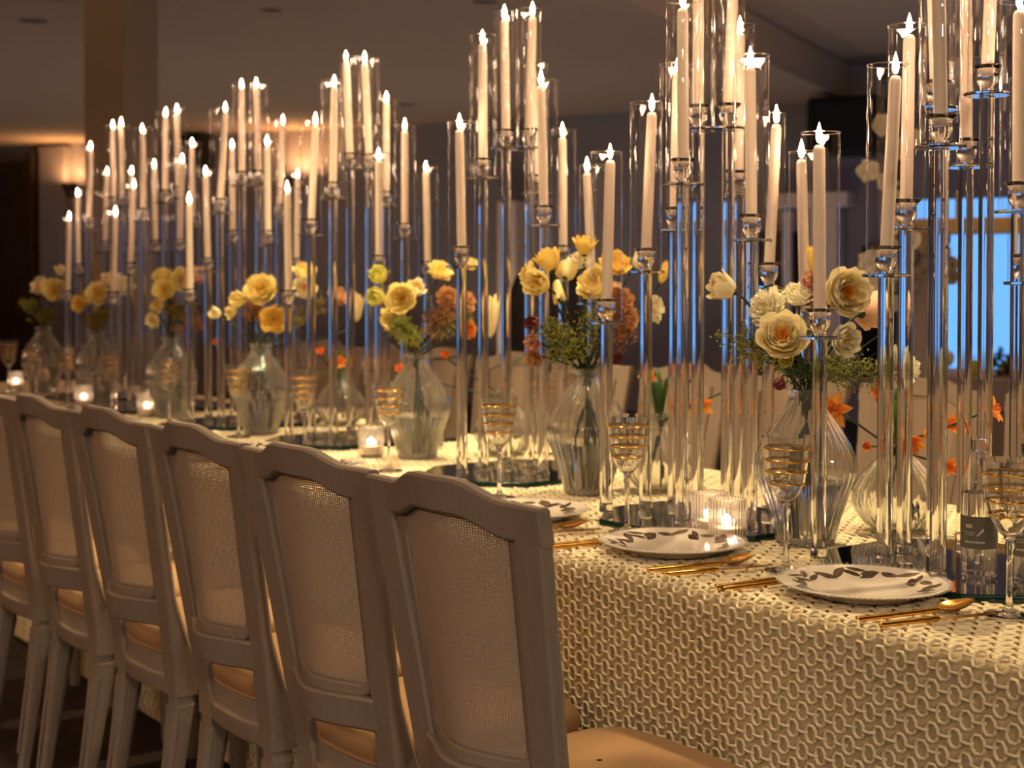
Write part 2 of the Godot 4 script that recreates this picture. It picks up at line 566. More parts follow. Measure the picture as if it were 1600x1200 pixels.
func pin_spot(label: String, at: Vector3, aim: Vector3, energy: float) -> void:
	var t := thing("pin_spot", label, "spotlight", at)
	var s := Shape.new()
	s.lathe([Vector2(0, 0.02), Vector2(0.03, 0.02), Vector2(0.045, -0.12), Vector2(0.042, -0.12), Vector2(0.026, 0.0), Vector2(0, 0.0)], 24)
	var o := part("hood", s, M.black, t)
	o.transform = at_dir(-aim)
	s = Shape.new()
	s.lathe([Vector2(0, -0.045), Vector2(0.026, -0.04), Vector2(0.026, -0.035), Vector2(0, -0.03)], 20)
	o = part("lamp_lens", s, M.lamp, t)
	o.transform = at_dir(-aim)
	s = Shape.new()
	s.tube([Vector3(0, 0.0, 0), Vector3(0, 0.15, 0)], [0.008], 8)
	part("hanger", s, M.black, t)
	var l := SpotLight3D.new()
	l.name = "pin_beam"
	l.light_color = Color(1.0, 0.90, 0.70)
	l.light_energy = energy
	l.spot_angle = 34.0; l.spot_angle_attenuation = 0.8
	l.spot_range = 12.0; l.spot_attenuation = 2.0
	l.light_size = 0.05
	l.shadow_enabled = true
	t.add_child(l)
	l.position = aim * 0.14
	l.basis = Basis.looking_at(aim, Vector3.FORWARD)

# ---------------------------------------------------------------- table
const TX0 := 1.66
const TX1 := 2.78
const TZ0 := -0.2
const TZ1 := -7.4
func table_and_cloth() -> void:
	var t := thing("banquet_table", "long banquet table hidden under the cream chain-patterned cloth", "table", Vector3((TX0 + TX1) / 2, 0, (TZ0 + TZ1) / 2))
	var s := Shape.new()
	s.box(Vector3(0, TOP - 0.03, 0), Vector3(TX1 - TX0 - 0.04, 0.04, TZ0 - TZ1 - 0.04), 0.004)
	part("tabletop", s, M.door, t)
	for x in [-0.42, 0.42]:
		for z in [-3.3, -1.1, 1.1, 3.3]:
			s = Shape.new()
			s.box(Vector3(x, (TOP - 0.05) / 2, z), Vector3(0.05, TOP - 0.05, 0.05), 0.004)
			part("leg", s, M.door, t)
	var c := thing("tablecloth", "cream felt tablecloth of interlinked octagonal rings hanging to the floor", "tablecloth", Vector3.ZERO)
	# backing: the top and four drops with softly rounded edge
	s = Shape.new()
	var prof := []
	prof.append(Vector2(-0.5, TOP - 0.004))
	var rows := []
	var path := []   # (inset from edge, y): rounded edge
	path.append([0.0, 0.012]); path.append([0.0, 0.30]); path.append([0.0, 0.6]); path.append([0.0, TOP - 0.016])
	for k in 5:
		var a := (k + 1) / 5.0 * PI / 2
		path.append([0.012 * (1.0 - cos(a)), TOP - 0.016 + 0.012 * sin(a)])
	for p in path:
		var i: float = p[0]
		var row := PackedVector3Array()
		var x0 := TX0 + i; var x1 := TX1 - i; var z0 := TZ0 - i; var z1 := TZ1 + i
		row.append_array([Vector3(x0, p[1], z0), Vector3(x0, p[1], (z0 + z1) / 2), Vector3(x0, p[1], z1), Vector3(x1, p[1], z1), Vector3(x1, p[1], (z0 + z1) / 2), Vector3(x1, p[1], z0)])
		rows.append(row)
	for j in 6:
		var strip := []
		for r in rows:
			strip.append(PackedVector3Array([r[j], r[(j + 1) % 6]]))
		s.grid(strip, false, true)
	var e: PackedVector3Array = rows[-1]
	s.face([e[0], e[2], e[3], e[5]], Vector3.UP)
	part("backing", s, M.cloth, c)
	# one felt link: an octagonal ring and the bar that buttons it to its neighbour
	var link := Shape.new()
	ring_link(link)
	var lm := link.mesh(M.felt)
	var wide := Shape.new()
	ring_link(wide, 1.75, 0.8)
	var wm := wide.mesh(M.felt)
	var placed_front := []
	var pitch := 0.0365
	var rise := 0.029
	var row_n := 25
	var z := TZ0 - 0.05
	for r in row_n:
		var y := TOP - 0.030 - r * rise
		if y < 0.03:
			break
		var k := 0
		var off := pitch * 0.5 * (r % 2)
		var zz := TZ0 - 0.03 - off
		while zz > TZ1 + 0.03:
			var jig := 0.0016
			var b := Basis(Vector3(0, 0, 1), Vector3(0, 1, 0), Vector3(-1, 0, 0))
			b = b * Basis(Vector3(0, 0, 1), rng.randf_range(-0.09, 0.09)) * Basis(Vector3(0, 1, 0), rng.randf_range(-0.12, 0.12))
			placed_front.append(Transform3D(b, Vector3(TX0 - 0.0022 - rng.randf() * jig, y + rng.randf_range(-0.0012, 0.0012), zz + rng.randf_range(-0.001, 0.001))))
			zz -= pitch
			k += 1
	for k in 190:
		var zz := TZ0 - 0.03 - pitch * 0.5 - k * pitch
		var b := Basis(Vector3(0, 0, 1), Vector3(0.66, 0.75, 0), Vector3(-0.75, 0.66, 0))
		placed_front.append(Transform3D(b, Vector3(TX0 + 0.0012, TOP - 0.0040, zz)))
	var placed_top := []
	var rows_top := int((TX1 - TX0 - 0.03) / rise)
	for r in rows_top:
		var off := pitch * 0.5 * (r % 2)
		var zz := TZ0 - 0.03 - off
		while zz > TZ1 + 0.03:
			var b := Basis(Vector3(0, 0, 1), Vector3(1, 0, 0), Vector3(0, 1, 0))
			b = b * Basis(Vector3(0, 0, 1), rng.randf_range(-0.08, 0.08))
			placed_top.append(Transform3D(b, Vector3(TX0 + 0.026 + r * rise, TOP - 0.0035 + rng.randf() * 0.0006, zz)))
			zz -= pitch
	# the links nearest the eye are pieces of their own, the rest one mass
	var eye := Vector3(0.9, 0.75, -0.9)
	placed_front.sort_custom(func(a, b): return seen_first(a.origin) < seen_first(b.origin))
	for i in 300:
		put("link", lm, c, placed_front[i])
	mass("felt_links", lm, placed_front.slice(300), c)
	mass("felt_links", wm, placed_top, c)

func seen_first(p: Vector3) -> float:
	# what shows largest: the near end of the front drop that no chair hides
	var d := p.distance_to(Vector3(0, 1.26, 0))
	return d + (0.0 if p.z > -2.15 and p.z < -1.02 and p.y > 0.46 else 10.0)

func mass(called: String, mesh: Mesh, at: Array, parent: Node) -> void:
	var mm := MultiMesh.new()
	mm.transform_format = MultiMesh.TRANSFORM_3D
	mm.mesh = mesh
	mm.instance_count = at.size()
	for i in at.size():
		mm.set_instance_transform(i, at[i])
	var o := MultiMeshInstance3D.new()
	o.name = numbered(called, parent)
	o.multimesh = mm
	o.set_meta("kind", "stuff")
	parent.add_child(o, true)

# in the plane z = 0: x runs along the row
func ring_link(s: Shape, wide := 1.0, tall := 1.0) -> void:
	var pts := [Vector2(-0.0045, 0.0125), Vector2(0.0045, 0.0125), Vector2(0.0095, 0.006), Vector2(0.0095, -0.006), Vector2(0.0045, -0.0125), Vector2(-0.0045, -0.0125), Vector2(-0.0095, -0.006), Vector2(-0.0095, 0.006)]
	var sec := [[-1.0, 0.0], [-1.0, 0.6], [-0.4, 1.0], [0.4, 1.0], [1.0, 0.6], [1.0, 0.0]]
	var rows := []
	for q in sec:
		var row := PackedVector3Array()
		for p in pts:
			var o: Vector2 = p * (1.0 + q[0] * 0.0021 * wide / p.length())
			row.append(Vector3(o.x, o.y, q[1] * 0.0044 * tall))
		rows.append(row)
	for i in sec.size() - 1:
		s.grid([rows[i], rows[i + 1]], true, true)
	# bar over to the next ring
	var c := 0.01825
	var br := []
	for k in 5:
		var x: float = c - 0.0125 + 0.025 * k / 4.0
		var h: float = [0.0010, 0.0060, 0.0068, 0.0060, 0.0010][k]
		var w: float = [0.0028, 0.0021, 0.0021, 0.0021, 0.0028][k]
		var row := PackedVector3Array()
		for q in sec:
			row.append(Vector3(x, -q[0] * w * wide, (h - 0.003 + q[1] * 0.003) * tall))
		br.append(row)
	s.grid(br, false, true)

# ---------------------------------------------------------------- chairs
func lean(h: float) -> float:
	return -0.085 * clampf((h - 0.43) / 0.54, 0.0, 1.1)
func bow(t: float, h := 0.95) -> float:
	return -lerpf(0.046, 0.026, clampf((h - 0.57) / 0.35, 0.0, 1.0)) * 0.5 * (1.0 + cos(PI * clampf(absf(t) / 0.86, 0.0, 1.0)))
func hump(t: float) -> float:
	return 0.023 * (1.0 - sm(0.22, 0.66, absf(t)))
func half_w(h: float) -> float:
	return lerpf(0.166, 0.2140, clampf((h - 0.40) / 0.57, 0.0, 1.0))

func make_chair() -> Node3D:
	var W := 0.2140
	var t := thing("dining_chair", "", "chair")
	# stiles
	for sd in [-1, 1]:
		var rings := []
		for h in [0.385, 0.43, 0.47, 0.52, 0.6, 0.7, 0.8, 0.9, 0.967]:
			var back := lean(h)
			var front := back + lerpf(0.052, 0.023, sm(0.42, 0.62, h)) 
			var z0: float = sd * (half_w(h) - 0.060); var z1: float = sd * half_w(h)
			rings.append(rect_ring(Vector2(back, z0), Vector2(front, z1), h, 0.004))
		var s := Shape.new()
		s.loft(rings)
		part("stile", s, M.wood, t)
		# bead along the outer side
		s = Shape.new()
		var path := []
		for k in 9:
			var h := lerpf(0.50, 0.80, k / 8.0)
			path.append(Vector3(lean(h) + lerpf(0.046, 0.018, sm(0.42, 0.62, h)) - 0.002, h, sd * half_w(h)))
		s.tube(path, [0.0035], 8)
		part("bead", s, M.wood, t)
		# rear leg: eight-sided, tapering, with a raised panel on each face
		s = Shape.new()
		var lr := []
		for q in [[0.0, 0.0135, -0.030], [0.35, 0.0255, 0.020], [0.365, 0.0265, 0.022]]:
			lr.append(rect_ring(Vector2(q[2] - q[1] + 0.003, sd * 0.140 - q[1]), Vector2(q[2] + q[1] + 0.003, sd * 0.140 + q[1]), q[0], q[1] * 0.42))
		s.loft(lr)
		var neck := []
		for q in [[0.36, 0.021], [0.388, 0.021]]:
			neck.append(rect_ring(Vector2(0.025 - q[1], sd * 0.140 - q[1]), Vector2(0.025 + q[1], sd * 0.140 + q[1]), q[0], 0.004))
		s.loft(neck)
		leg_panels(s, Vector3(0.023, 0.335, sd * 0.140), Vector3(-0.024, 0.05, sd * 0.140), 0.0255, 0.0155)
		part("leg", s, M.wood, t)
		s = Shape.new()
		lr = []
		for q in [[0.0, 0.0135, 0.37], [0.35, 0.0255, 0.365], [0.39, 0.0265, 0.365]]:
			lr.append(rect_ring(Vector2(q[2] - q[1], sd * 0.140 - q[1]), Vector2(q[2] + q[1], sd * 0.140 + q[1]), q[0], q[1] * 0.42))
		s.loft(lr)
		leg_panels(s, Vector3(0.365, 0.335, sd * 0.140), Vector3(0.369, 0.05, sd * 0.140), 0.0255, 0.0155)
		part("leg", s, M.wood, t)
	# top rail: bowed in plan, humped in elevation
	var rings := []
	for k in 41:
		var u := lerpf(-1.0, 1.0, k / 40.0)
		var top := 0.97 + hump(u)
		var low := 0.919 + hump(u)
		rings.append(rail_ring(u * (W - 0.0025), bow(u) - 0.0006, low, top, 0.0225, 0.004))
	var s := Shape.new()
	s.loft(rings)
	part("top_rail", s, M.wood, t)
	# lower rail of the back
	rings = []
	for k in 33:
		var u := lerpf(-0.74, 0.74, k / 32.0)
		rings.append(rail_ring(u * half_w(0.56), bow(u, 0.56) - 0.002, 0.533, 0.588, 0.030, 0.004))
	s = Shape.new()
	s.loft(rings)
	part("lower_rail", s, M.wood, t)
	# inner frame round the cane
	s = Shape.new()
	rings = []
	for p in frame_path():
		var z: float = p[0]; var h: float = p[1]; var nz: float = p[2]; var nh: float = p[3]
		var ring := PackedVector3Array()
		for q in [[0.0, 0.0], [0.0, -0.009], [0.003, -0.012], [0.017, -0.010], [0.020, -0.006], [0.024, -0.006], [0.027, -0.003], [0.027, 0.008], [0.0, 0.008]]:
			var zz: float = z + nz * q[0]; var hh: float = h + nh * q[0]
			ring.append(Vector3(lean(hh) + bow(zz / W, hh) + 0.022 + q[1], hh, zz * half_w(hh) / W))
		rings.append(ring)
	s.loft(rings)
	part("cane_frame", s, M.wood, t)
	# woven cane
	s = Shape.new()
	var n_v := 50
	for k in n_v:
		var z := lerpf(-0.1270, 0.1270, k / float(n_v - 1))
		var rows := []
		for i in 15:
			var top := 0.935 + hump(z / W)
			var h := lerpf(0.61, top, i / 14.0)
			var x := lean(h) + bow(z / W, h) + 0.0160
			var zz := z * half_w(h) / W
			rows.append(PackedVector3Array([Vector3(x, h, zz - 0.0021), Vector3(x, h, zz + 0.0021)]))
		s.grid(rows)
	var n_h := 92
	for k in n_h:
		var h := lerpf(0.612, 0.952, k / float(n_h - 1))
		var rows := []
		for i in 19:
			var z := lerpf(-0.1290, 0.1290, i / 18.0)
			var hh := minf(h, 0.934 + hump(z / W))
			var x := lean(hh) + bow(z / W, hh) + 0.0150
			var zz := z * half_w(hh) / W
			rows.append(PackedVector3Array([Vector3(x, hh - 0.0014, zz), Vector3(x, hh + 0.0014, zz)]))
		s.grid(rows)
	var cane := part("cane_weave", s, M.cane, t)
	# seat rail in two steps, and the cushion
	s = Shape.new()
	var sr := []
	for q in [[0.383, 0.950], [0.388, 0.965], [0.418, 0.985], [0.424, 0.975], [0.428, 0.952], [0.462, 0.955], [0.466, 0.945]]:
		sr.append(seat_ring(q[1], q[0]))
	s.loft(sr, true, false)
	s.face(Array(sr[0]), Vector3.DOWN)
	s.face(Array(sr[-1]), Vector3.UP)
	part("seat_rail", s, M.wood, t)
	s = Shape.new()
	var cr := []
	for q in [[0.466, 0.92], [0.474, 0.955], [0.490, 0.968], [0.508, 0.955], [0.520, 0.90], [0.527, 0.80], [0.533, 0.6], [0.537, 0.3], [0.538, 0.02]]:
		cr.append(seat_ring(q[1], q[0]))
	s.loft(cr, true, false)
	part("seat_cushion", s, M.velvet, t)
	s = Shape.new()
	var pr := []
	for k in 65:
		pr.append(seat_point(TAU * (k % 64) / 64.0, 0.945, 0.469))
	s.tube(pr, [0.004], 6, false)
	part("piping", s, M.velvet, t)
	return t

func leg_panels(s: Shape, a: Vector3, b: Vector3, ra: float, rb: float) -> void:
	for q in [[Vector3(1, 0, 0), Vector3(0, 0, 1)], [Vector3(-1, 0, 0), Vector3(0, 0, 1)], [Vector3(0, 0, 1), Vector3(1, 0, 0)], [Vector3(0, 0, -1), Vector3(1, 0, 0)]]:
		var o: Vector3 = q[0]; var w: Vector3 = q[1]
		var rings := []
		for e in [[0.0005, 1.0], [0.0022, 0.86]]:
			var f: float = e[1]
			rings.append(PackedVector3Array([a + o * (ra + e[0]) + w * ra * 0.40 * f, a + o * (ra + e[0]) - w * ra * 0.40 * f, b + o * (rb + e[0]) - w * rb * 0.36 * f, b + o * (rb + e[0]) + w * rb * 0.36 * f]))
		s.loft(rings)

func rect_ring(a: Vector2, b: Vector2, h: float, c: float) -> PackedVector3Array:
	var x0 := minf(a.x, b.x); var x1 := maxf(a.x, b.x); var z0 := minf(a.y, b.y); var z1 := maxf(a.y, b.y)
	return PackedVector3Array([Vector3(x0 + c, h, z0), Vector3(x1 - c, h, z0), Vector3(x1, h, z0 + c), Vector3(x1, h, z1 - c), Vector3(x1 - c, h, z1), Vector3(x0 + c, h, z1), Vector3(x0, h, z1 - c), Vector3(x0, h, z0 + c)])

func rail_ring(z: float, x: float, low: float, top: float, d: float, c: float) -> PackedVector3Array:
	var l0 := lean(low) + x; var l1 := lean(top) + x
	return PackedVector3Array([Vector3(l0, low + c, z), Vector3(l1, top - c, z), Vector3(l1 + c, top, z), Vector3(l1 + d - c, top, z), Vector3(l1 + d, top - c, z), Vector3(l0 + d, low + c, z), Vector3(l0 + d - c, low, z), Vector3(l0 + c, low, z)])

func seat_point(a: float, k: float, h: float) -> Vector3:
	var c := cos(a); var n := sin(a)
	var e := 0.62 if c < 0.0 else 0.42
	var x := 0.197 + 0.213 * k * signf(c) * pow(absf(c), e)
	var w := lerpf(0.166, 0.212, clampf(x / 0.41, 0.0, 1.0))
	return Vector3(x, h, w * k * signf(n) * pow(absf(n), 0.5))

func seat_ring(k: float, h: float) -> PackedVector3Array:
	var r := PackedVector3Array()
	for i in 64:
		r.append(seat_point(TAU * i / 64.0, k, h))
	return r

# outer edge of the cane frame with the inward direction: down one side, round the bottom, up the other
func frame_path() -> Array:
	var out := []
	var z := 0.1525
	var low := 0.586
	var rad := 0.045
	for k in 9:
		var h := lerpf(0.925, low + rad, k / 8.0)
		out.append([-z, h, 1.0, 0.0])
	for k in 7:
		var a := (k + 1) / 8.0 * PI / 2
		out.append([-z + rad - rad * cos(a), low + rad - rad * sin(a), cos(a), sin(a)])
	for k in 13:
		out.append([lerpf(-z + rad, z - rad, k / 12.0), low, 0.0, 1.0])
	for k in 7:
		var a := (7 - k) / 8.0 * PI / 2
		out.append([z - rad + rad * cos(a), low + rad - rad * sin(a), -cos(a), sin(a)])
	for k in 9:
		var h := lerpf(low + rad, 0.925, k / 8.0)
		out.append([z, h, -1.0, 0.0])
	return out

func chairs() -> void:
	var c := make_chair()
	c.position = Vector3(1.220, 0, -1.695)
	c.set_meta("group", "cane-backed chairs along the near side of the table")
	var names := ["nearest", "second", "third", "fourth", "fifth", "sixth", "seventh"]
	c.set_meta("label", "grey-washed cane-backed dining chair, nearest of the row, largest in view")
	var zs := [-1.695, -2.152, -2.61, -3.055, -3.485, -3.915, -4.35]
	for k in range(1, 7):
		copy_of(c, Vector3(1.220 + [0, 0.02, 0.035, 0.035, 0.03, 0.03, 0.03][k], 0, zs[k]), [0.0, 0.01, -0.015, 0.01, -0.01, 0.012, 0.0][k], "grey-washed cane-backed dining chair, %s in the near row counting from the largest" % names[k])
	for k in 10:
		var o := copy_of(c, Vector3(3.23, 0, -1.62 - k * 0.475), PI + [0.02, -0.02, 0.01][k % 3], "grey-washed cane-backed chair across the table, %s of the far row from the right" % ORD[k])
		o.set_meta("group", "cane-backed chairs along the far side of the table")

# ---------------------------------------------------------------- mirror trays
const ORD := ["first", "second", "third", "fourth", "fifth", "sixth", "seventh", "eighth", "ninth", "tenth", "eleventh", "twelfth"]
func group_word(g: int) -> String:
	return ["at the right edge", "second from the right", "third from the right", "fourth from the right", "fifth from the right", "sixth from the right", "seventh, farthest left"][g]

func trays() -> void:
	var g := 0
	for c in STICKS:
		var lo := Vector2(99, 99); var hi := Vector2(-99, -99)
		for q in c:
			lo = lo.min(Vector2(q[0], q[1])); hi = hi.max(Vector2(q[0], q[1]))
		if g == 0:
			hi.y = -1.36
		lo -= Vector2(0.045, 0.05); hi += Vector2(0.05, 0.05)
		var mid := (lo + hi) / 2.0
		var h := (hi - lo) / 2.0
		var t := thing("mirror_tray", "eight-sided mirror tray under the candle group %s" % group_word(g), "tray", Vector3(mid.x, TOP, mid.y))
		var ring := []
		for e in [[0.0, 0.0], [0.0, 0.010], [0.002, 0.012]]:
			var r := PackedVector3Array()
			var c8 := 0.11
			var w := h - Vector2(e[0], e[0])
			for p in [Vector2(-w.x, -w.y + c8), Vector2(-w.x, w.y - c8), Vector2(-w.x + c8, w.y), Vector2(w.x - c8, w.y), Vector2(w.x, w.y - c8), Vector2(w.x, -w.y + c8), Vector2(w.x - c8, -w.y), Vector2(-w.x + c8, -w.y)]:
				r.append(Vector3(p.x, e[1], p.y))
			ring.append(r)
		var s := Shape.new()
		s.loft(ring)
		part("glass_edge", s, M.tray_edge, t)
		s = Shape.new()
		var topr: PackedVector3Array = ring[2]
		var up := []
		for p in topr:
			up.append(p * Vector3(0.995, 1, 0.995) + Vector3(0, 0.0004, 0))
		s.face(up, Vector3.UP)
		part("mirror", s, M.mirror, t)
		g += 1

# ---------------------------------------------------------------- candlesticks, hurricane tubes, tapers
const TUBE_H := 0.355
func candlesticks() -> void:
	var foot := Shape.new()
	foot.lathe([Vector2(0, 0), Vector2(0.0140, 0), Vector2(0.0148, 0.001), Vector2(0.0148, 0.014), Vector2(0.0135, 0.017), Vector2(0, 0.017)], 28)
	var foot_m := foot.mesh(M.crystal)
	var disc := Shape.new()
	disc.lathe([Vector2(0, 0), Vector2(0.0385, 0), Vector2(0.0405, 0.0015), Vector2(0.0405, 0.0045), Vector2(0.0385, 0.006), Vector2(0, 0.006)], 40)
	var disc_m := disc.mesh(M.crystal)
	var cup := Shape.new()
	cup.lathe([Vector2(0, 0.0063), Vector2(0.0135, 0.0063), Vector2(0.0120, 0.010), Vector2(0.0150, 0.016), Vector2(0.0185, 0.024), Vector2(0.0190, 0.032), Vector2(0.0180, 0.040), Vector2(0.0195, 0.045), Vector2(0.0255, 0.051), Vector2(0.0262, 0.053), Vector2(0.0250, 0.0545), Vector2(0.0150, 0.0500), Vector2(0.0135, 0.047), Vector2(0.0135, 0.034), Vector2(0.0, 0.034)], 28)
	var cup_m := cup.mesh(M.crystal)
	var flame := Shape.new()
	flame.lathe([Vector2(0, 0), Vector2(0.0022, 0.001), Vector2(0.0040, 0.005), Vector2(0.0046, 0.009), Vector2(0.0042, 0.014), Vector2(0.0031, 0.019), Vector2(0.0017, 0.024), Vector2(0.0006, 0.028), Vector2(0, 0.030)], 14, Vector3.ZERO, 0, 0.0, 3.0)
	var flame_m := flame.mesh(M.flame)
	var wick := Shape.new()
	wick.tube([Vector3(0, -0.004, 0), Vector3(0.0003, 0.003, 0), Vector3(0.0012, 0.007, 0)], [0.0009, 0.0008, 0.0006], 6)
	var wick_m := wick.mesh(M.wick)
	var tubes := []
	for k in 4:
		var s := Shape.new()
		var rows := []
		for i in 26:
			var y := TUBE_H * i / 25.0
			var row := PackedVector3Array()
			for j in 40:
				var a := TAU * j / 40.0
				var r := 0.0338 + 0.00032 * sin(i * 1.7 + k * 2.0 + 1.3 * sin(a * 2.0 + k)) + 0.0002 * sin(a * 3.0 + k + i * 0.4)
				row.append(Vector3(r * cos(a), y, r * sin(a)))
			rows.append(row)
		s.grid(rows, true)
		tubes.append(s.mesh(M.tube))
	var rim := Shape.new()
	rim.ring(Vector3(0, TUBE_H, 0), Vector3.UP, 0.0338, 0.0011, 40, 6)
	var rim_m := rim.mesh(M.crystal)
	var g := 0
	for c in STICKS:
		var n := 0
		for q in c:
			var top: float = q[2]
			var disc_y := top - TUBE_H
			var at := Vector3(q[0], TRAY + 0.0006, q[1])
			var grp := group_word(g)
			var st := thing("crystal_candlestick", "clear crystal rod candlestick, %s from left, in candle group %s" % [ORD[n], grp], "candlestick", at, 0.0, "crystal candlesticks on mirror trays")
			put("foot", foot_m, st)
			var s := Shape.new()
			var h := disc_y - at.y
			s.lathe([Vector2(0, 0.0173), Vector2(0.0128, 0.0173), Vector2(0.0135, 0.018), Vector2(0.0135, h - 0.001), Vector2(0.0128, h - 0.0003), Vector2(0, h - 0.0003)], 28)
			part("rod", s, M.crystal, st)
			put("drip_disc", disc_m, st, Transform3D(Basis.IDENTITY, Vector3(0, h, 0)))
			put("candle_cup", cup_m, st, Transform3D(Basis.IDENTITY, Vector3(0, h, 0)))
			var tb := thing("hurricane_tube", "tall glass chimney tube, %s from left, in candle group %s" % [ORD[n], grp], "glass tube", Vector3(q[0], disc_y + 0.0066, q[1]), rng.randf() * TAU, "glass chimneys round the tapers")
			put("chimney", tubes[n % 4], tb)
			put("rim", rim_m, tb)
			# taper, leaning a little in its cup
			var cd := thing("taper_candle", "lit ivory taper, %s from left, in candle group %s" % [ORD[n], grp], "candle", Vector3(q[0], disc_y + 0.0345, q[1]), 0.0, "lit tapers in glass chimneys")
			var tilt := Vector3(rng.randf_range(-0.045, 0.045), 1.0, rng.randf_range(-0.045, 0.045)).normalized()
			if g == 0 and n == 1:
				tilt = Vector3(0.035, 1, 0.03).normalized()
			var ln := TUBE_H + rng.randf_range(-0.016, -0.008) - 0.0345
			s = Shape.new()
			var rr := 0.0112
			s.lathe([Vector2(0, 0.001), Vector2(0.0106, 0.001), Vector2(rr, 0.02), Vector2(rr, ln * 0.5), Vector2(0.0106, ln - 0.010), Vector2(0.0096, ln - 0.004), Vector2(0.0065, ln), Vector2(0.0050, ln - 0.001), Vector2(0, ln - 0.003)], 18, Vector3.ZERO, 0, 0.0, 0.9)
			var body := part("wax", s, M.wax, cd)
			body.transform = at_dir(tilt)
			var tip := tilt * ln
			put("wick", wick_m, cd, Transform3D(Basis.IDENTITY, tip))
			var fs := rng.randf_range(1.05, 1.3)
			put("flame", flame_m, cd, Transform3D(Basis.IDENTITY.scaled(Vector3(fs, fs, fs)), tip + Vector3(0, 0.004, 0)))
			var l := OmniLight3D.new()
			l.name = "flame_light"
			l.light_color = WARM
			l.light_energy = CANDLE_ENERGY
			l.omni_range = 14.0; l.omni_attenuation = 2.0
			l.light_size = 0.01
			l.shadow_enabled = true
			cd.add_child(l)
			l.position = tip + Vector3(0, 0.004 + 0.013 * fs, 0)
			n += 1
		g += 1

# ---------------------------------------------------------------- place settings and small glass
func bowl_profile() -> Array:
	return [[0.0, 0.0], [0.036, 0.0]]

func make_goblet() -> Node3D:
	var t := thing("wine_goblet", "", "goblet")
	var s := Shape.new()
	s.lathe([Vector2(0, 0), Vector2(0.036, 0), Vector2(0.0375, 0.001), Vector2(0.036, 0.0025), Vector2(0.020, 0.005), Vector2(0.008, 0.010), Vector2(0.0052, 0.018), Vector2(0.0042, 0.04), Vector2(0.0042, 0.07), Vector2(0.0052, 0.095), Vector2(0.0075, 0.104), Vector2(0.0058, 0.111), Vector2(0.009, 0.117), Vector2(0.0, 0.119)], 16, Vector3.ZERO, 0, 0.0, 0.9)
	part("stem", s, M.crystal, t)
	# bowl: cut facets below, straight flutes above
	s = Shape.new()
	var rows := []
	var pr := [[0.006, 0.117], [0.014, 0.122], [0.022, 0.132], [0.0275, 0.143], [0.031, 0.154], [0.0335, 0.166], [0.0355, 0.178], [0.0375, 0.190], [0.0395, 0.203], [0.0415, 0.216], [0.0435, 0.232]]
	var i := 0
	for p in pr:
		var row := PackedVector3Array()
		for j in 64:
			var a := TAU * j / 64.0
			var cut: float = 0.045 * (1.0 - sm(0.150, 0.175, p[1])) + 0.014
			var r: float = p[0] * (1.0 + cut * (absf(fmod(j + (4 if i % 2 == 1 and p[1] < 0.165 else 0), 8.0) - 4.0) / 4.0 - 0.5))
			row.append(Vector3(r * cos(a), p[1], r * sin(a)))
		rows.append(row)
		i += 1
	var inner := []
	for k in range(pr.size() - 1, -1, -1):
		var row := PackedVector3Array()
		var r := maxf(pr[k][0] - 0.0018, 0.0005)
		for j in 64:
			var a := TAU * j / 64.0
			row.append(Vector3(r * cos(a), pr[k][1] + (0.003 if k == 0 else 0.0004), r * sin(a)))
		inner.append(row)
	var tip := PackedVector3Array(); var low := PackedVector3Array()
	for j in 64:
		tip.append(Vector3(0, pr[0][1] + 0.003, 0)); low.append(Vector3(0, pr[0][1], 0))
	s.grid([low, rows[0]], true)
	s.grid(rows, true)
	s.grid([rows[-1], inner[0]], true)
	s.grid(inner, true)
	s.grid([inner[-1], tip], true)
	part("bowl", s, M.goblet, t)
	for b in [[0.151, 0.0307], [0.1715, 0.0350], [0.1910, 0.0382], [0.2120, 0.0414]]:
		s = Shape.new()
		var rr := []
		for q in [[-0.0004, -0.0022], [0.0013, -0.0018], [0.0017, 0.0], [0.0013, 0.0018], [-0.0004, 0.0022]]:
			var row := PackedVector3Array()
			for j in 48:
				var a := TAU * j / 48.0
				var r: float = b[1] + q[0]
				row.append(Vector3(r * cos(a), b[0] + q[1], r * sin(a)))
			rr.append(row)
		s.grid(rr, true)
		part("gold_band", s, M.gold_band, t)
	return t

func make_plate() -> Node3D:
	var t := thing("dinner_plate", "", "plate")
	var s := Shape.new()
	s.lathe([Vector2(0, 0.004), Vector2(0.075, 0.004), Vector2(0.078, 0.0), Vector2(0.083, 0.0), Vector2(0.088, 0.006), Vector2(0.128, 0.017), Vector2(0.1315, 0.0195)], 72)
	part("underside", s, M.plate_glaze, t)
	s = Shape.new()
	s.lathe([Vector2(0.1315, 0.0195), Vector2(0.130, 0.0208), Vector2(0.092, 0.0125), Vector2(0.085, 0.0088), Vector2(0.05, 0.008), Vector2(0.0, 0.008)], 72)
	for k in s.uv.size():
		s.uv[k] = Vector2(s.v[k].x, s.v[k].z) / 0.264 + Vector2(0.5, 0.5)
	part("face", s, M.plate, t)
	# beaded glass rim
	s = Shape.new()
	for k in 84:
		var a := TAU * k / 84.0
		s.lathe([Vector2(0, -0.003), Vector2(0.0026, -0.0018), Vector2(0.0034, 0.0), Vector2(0.0026, 0.002), Vector2(0, 0.003)], 6, Vector3(0.1345 * cos(a), 0.0205, 0.1345 * sin(a)), 0, 0.0, 3.0)
	part("beaded_rim", s, M.beads, t)
	return t

